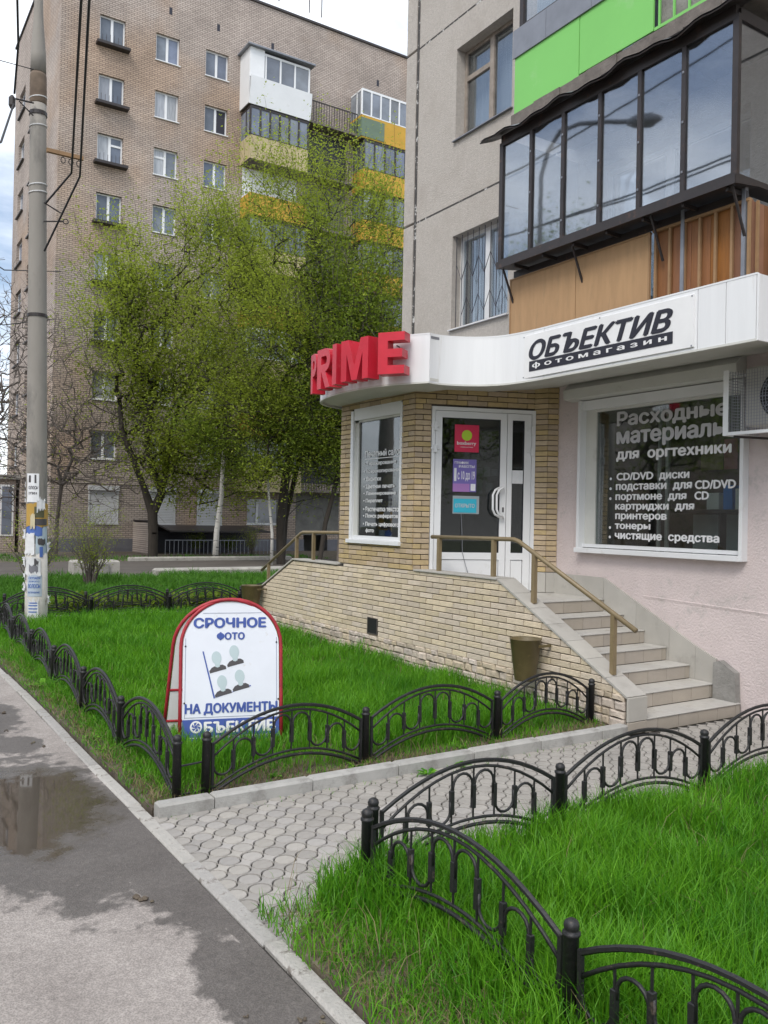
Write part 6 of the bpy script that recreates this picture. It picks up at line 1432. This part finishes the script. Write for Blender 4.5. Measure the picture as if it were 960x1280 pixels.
# ================================================================ grass
def blades(rg, xy, z0, h, w, lean=.45, tint=None, hv=.5):
    n = len(xy); a_ = rg.random(n)*2*np.pi; H = h*(1-hv+2*hv*rg.random(n)); le = H*lean*(rg.random(n)**.7)*1.4; la = rg.random(n)*2*np.pi
    wx, wy = np.cos(a_)*w/2, np.sin(a_)*w/2; lx, ly = np.cos(la)*le, np.sin(la)*le
    z0 = np.broadcast_to(z0, n); X, Y = xy[:, 0], xy[:, 1]
    V = np.empty((n, 5, 3)); 
    V[:, 0] = np.stack([X-wx, Y-wy, z0], 1); V[:, 1] = np.stack([X+wx, Y+wy, z0], 1)
    V[:, 2] = np.stack([X+lx*.35-wx*.8, Y+ly*.35-wy*.8, z0+H*.58], 1); V[:, 3] = np.stack([X+lx*.35+wx*.8, Y+ly*.35+wy*.8, z0+H*.58], 1)
    V[:, 4] = np.stack([X+lx, Y+ly, z0+H*(1-.25*le/H)], 1)
    o = np.arange(n)[:, None]*5; Q = o+np.array([[0, 1, 3, 2]]); T3 = o+np.array([[2, 3, 4]])
    t = rg.random(n) if tint is None else tint; return V.reshape(-1, 3), [Q, T3], np.repeat(t, 5)
def noise2(x, y, s, seed=0):
    rg = np.random.default_rng(seed); v = np.zeros_like(x)
    for k in range(7):
        f = s*(1+k*.6); a_ = rg.random()*6.28; v += np.sin((x*math.cos(a_)+y*math.sin(a_))*f+rg.random()*6.28)/(1+k*.3)
    return v/4
def lawn(name, lbl, seed, x0, x1, y0, y1, dens, h, w, m, z=.03, mask=None, fade=None, lean=.45, dry=False):
    rg = np.random.default_rng(seed); n = int((x1-x0)*(y1-y0)*dens); xy = np.stack([x0+(x1-x0)*rg.random(n), y0+(y1-y0)*rg.random(n)], 1)
    cl = noise2(xy[:, 0], xy[:, 1], 2.3, seed); k = rg.random(n) < np.clip(.75+.5*cl, .2, 1)
    if mask is not None: k &= mask(xy[:, 0], xy[:, 1], rg)
    xy = xy[k]; cl = cl[k]; hh = h*np.clip(1+.45*cl+.35*noise2(xy[:, 0], xy[:, 1], 9, seed+1), .4, 1.7)
    if fade is not None: hh = hh*fade(xy[:, 0], xy[:, 1])
    t = np.clip(.45+.35*noise2(xy[:, 0], xy[:, 1], 4, seed+3)+rg.normal(size=len(xy))*.22, 0, 1)
    V, F, T = blades(rg, xy, z, hh, w, lean, t); o = obj(name, npmesh(name, V, F, T), M[m], kind='stuff'); o['label'] = lbl; return o
def inview(x, y, pad=.1):      # wedge of ground in front of the photographer, padded for a step aside
    r_ = x/np.maximum(y, .1); return (r_ > -.05-pad) & (r_ < 1.75+pad)
edgeA = lambda x, y: np.clip(np.minimum(np.minimum((y-5.17)/.45, (5.92-x)/.12), (x-1.70)/.35), .12, 1)
lawn('left_lawn_grass', 'tall bright green grass of the left lawn round the fold-out sign', 1, 1.72, 5.83, 5.22, 9.2, 5000, .15, .007, 'grassm', fade=edgeA,
    mask=lambda x, y, rg: (rg.random(len(x)) < np.clip(np.minimum((y-5.17)/.40, (x-1.70)/.25)+.08, .05, 1)))
lawn('left_lawn_grass', 'bright green grass of the left lawn towards the concrete pole', 2, 1.72, 5.8, 9.2, 14.8, 2600, .16, .009, 'grassm', fade=edgeA)
lawn('far_lawn_grass', 'rougher grass beyond the two far fences', 3, 1.8, 16, 15.8, 23.8, 560, .20, .020, 'grassf', mask=lambda x, y, rg: x < y*.72+2.5, lean=.6)
lawn('tree_lawn_grass', 'sparse grass under the trees before the brick block', 4, 3.6, 19, 33.4, 37.0, 160, .15, .03, 'grassf', z=-.1, mask=lambda x, y, rg: rg.random(len(x)) < .55)
lawn('verge_grass', 'green grass at the far left beyond the bushes', 5, 1.6, 6.0, 36, 40, 300, .25, .04, 'grassf', z=-.25)
fB = lambda x, y: np.clip(np.minimum((x-1.66)/.55, (3.80-y)/.16), .25, 1)
mR = lambda x, y, rg: (inview(x, y)) & (y < 3.70+.05*np.sin(x*5)) & ~((x < 2.0) & (y > 3.2+(x-1.66)*1.2)) & (rg.random(len(x)) < np.clip((x-1.62)/.5, .08, 1))
lawn('right_lawn_grass', 'long lush green grass of the right lawn in the foreground', 6, 1.66, 4.3, 1.2, 3.85, 9500, .168, .006, 'grassm', fade=fB, mask=mR, lean=.5)
lawn('right_lawn_grass', 'long lush green grass of the right lawn beside the path', 7, 4.3, 7.6, 2.2, 3.85, 5600, .165, .006, 'grassm', fade=fB, mask=mR, lean=.5)
lawn('dry_grass', 'dry straw and thin soil along the kerb of the left lawn', 8, 1.68, 5.8, 5.17, 5.75, 2600, .05, .004, 'dry', lean=1.2)
lawn('dry_grass', 'dry straw and litter between the near fence and the asphalt kerb', 9, 1.66, 2.35, 1.3, 3.5, 3600, .06, .004, 'dry', lean=1.3)
lawn('dry_grass', 'dry straw along the asphalt edge of the left lawn', 10, 1.66, 2.0, 5.2, 12, 1500, .06, .005, 'dry', lean=1.2)
lawn('short_grass', 'short tufts between the near fence and the asphalt kerb', 11, 1.625, 2.3, 1.3, 3.55, 3500, .09, .005, 'grassm', lean=.8)
lawn('short_grass', 'short tufts along the asphalt edge of the left lawn', 12, 1.64, 2.05, 5.2, 12.5, 2400, .12, .006, 'grassm', lean=.9, fade=lambda x, y: np.clip((x-1.60)/.3, .3, 1))
lawn('dry_stalk_grass', 'scattered straw coloured stalks in the right lawn', 13, 1.7, 7.0, 1.2, 3.7, 130, .17, .004, 'dry', lean=.7, mask=lambda x, y, rg: inview(x, y))
lawn('dry_stalk_grass', 'scattered straw coloured stalks in the left lawn', 14, 1.8, 5.8, 5.3, 12, 120, .13, .005, 'dry', lean=.7)
lawn('joint_grass', 'tiny grass tufts in the paver joints by the kerbs', 15, 1.68, 5.7, 4.93, 5.06, 420, .028, .004, 'grassm', z=-.005, lean=.8)
lawn('joint_grass', 'tiny grass tufts in the paver joints near the right lawn', 16, 1.68, 6.5, 3.5, 3.95, 160, .03, .004, 'grassm', z=-.005, lean=.8)
# weeds with broad leaves
def weed(lbl, seed, x, y, r_, n, z=.03, group='broad leaved weeds'):
    rg = np.random.default_rng(seed); b = MB(); T = []
    for k in range(n):
        a_ = rg.random()*6.28; L_ = r_*(.6+.6*rg.random()); w_ = L_*.18; el = .3+.7*rg.random(); c_, s_ = math.cos(a_), math.sin(a_); px, py = -s_*w_, c_*w_
        o = len(b.v); pts = [(.05, 0, 0), (.45, .35*el, 1), (.8, .42*el, .8), (1., .30*el, 0)]
        b.v += [(x+c_*L_*.05, y+s_*L_*.05, z), (x+c_*L_*.45+px, y+s_*L_*.45+py, z+L_*.4*el), (x+c_*L_*.45-px, y+s_*L_*.45-py, z+L_*.4*el), (x+c_*L_*.8+px*.7, y+s_*L_*.8+py*.7, z+L_*.5*el), (x+c_*L_*.8-px*.7, y+s_*L_*.8-py*.7, z+L_*.5*el), (x+c_*L_, y+s_*L_, z+L_*.42*el)]
        b.f += [(o, o+1, o+2), (o+1, o+3, o+4, o+2), (o+3, o+5, o+4)]
    me = b.mesh('weed'); at_ = me.attributes.new('tint', 'FLOAT', 'POINT'); at_.data.foreach_set('value', np.repeat(rg.random(n), 6)[:len(me.vertices)].astype(np.float32)); return tag(obj('weed', me, M['grassm']), lbl, 'weed', group)
weed('small weed growing from the path edge under the second fence arch of the left lawn', 1, 3.62, 4.98, .085, 16, 0)
weed('small weed growing at the raised kerb, right of the other kerb weed', 2, 3.98, 5.02, .075, 12, 0)
for k, (x, y, r_, w_) in enumerate([(1.84, 5.9, .09, 'nearest to the corner post'), (1.77, 6.6, .1, 'beside the second fence post'), (1.80, 7.0, .12, 'before the middle of the second fence arch'), (1.82, 7.5, .11, 'before the third fence post'), (1.8, 9.3, .16, 'farthest along, towards the concrete pole')]): weed('broad leaved weed at the asphalt edge, '+w_, 20+k, x, y, r_, 22, .02, 'weeds at the asphalt edge of the left lawn')
for k, (x, y, r_, w_) in enumerate([(2.05, 2.4, .08, 'in the middle before'), (1.95, 2.05, .09, 'at the bottom of the picture before'), (2.2, 2.75, .07, 'half hidden behind'), (1.85, 2.6, .06, 'close to the kerb before'), (2.35, 2.1, .09, 'just behind the big post of')]): weed('broad leaved weed in short grass '+w_+' the nearest fence', 30+k, x, y, r_, 20, .03, 'weeds before the nearest fence')
for k, (x, y, r_, w_) in enumerate([(2.6, 5.35, .08, 'first'), (3.2, 5.3, .07, 'second'), (4.2, 5.35, .07, 'third')]): weed('small weed below the '+w_+' third of the fence on the raised kerb', 40+k, x, y, r_, 16, .03, 'weeds at the foot of the kerb fence')
rg = np.random.default_rng(77); xy = np.stack([3.2+6*rg.random(700), 15.72+.55*rg.random(700)], 1); V, F, T = leaves(rg, np.column_stack([xy, .03+.25*rg.random(700)]), 9, .06, .09)
tag(obj('leafy_ground_cover', npmesh('leafy_ground_cover', V, [F], T), M['leafB']), 'low dark leafy plants behind the farther of the two far fences', kind='stuff')
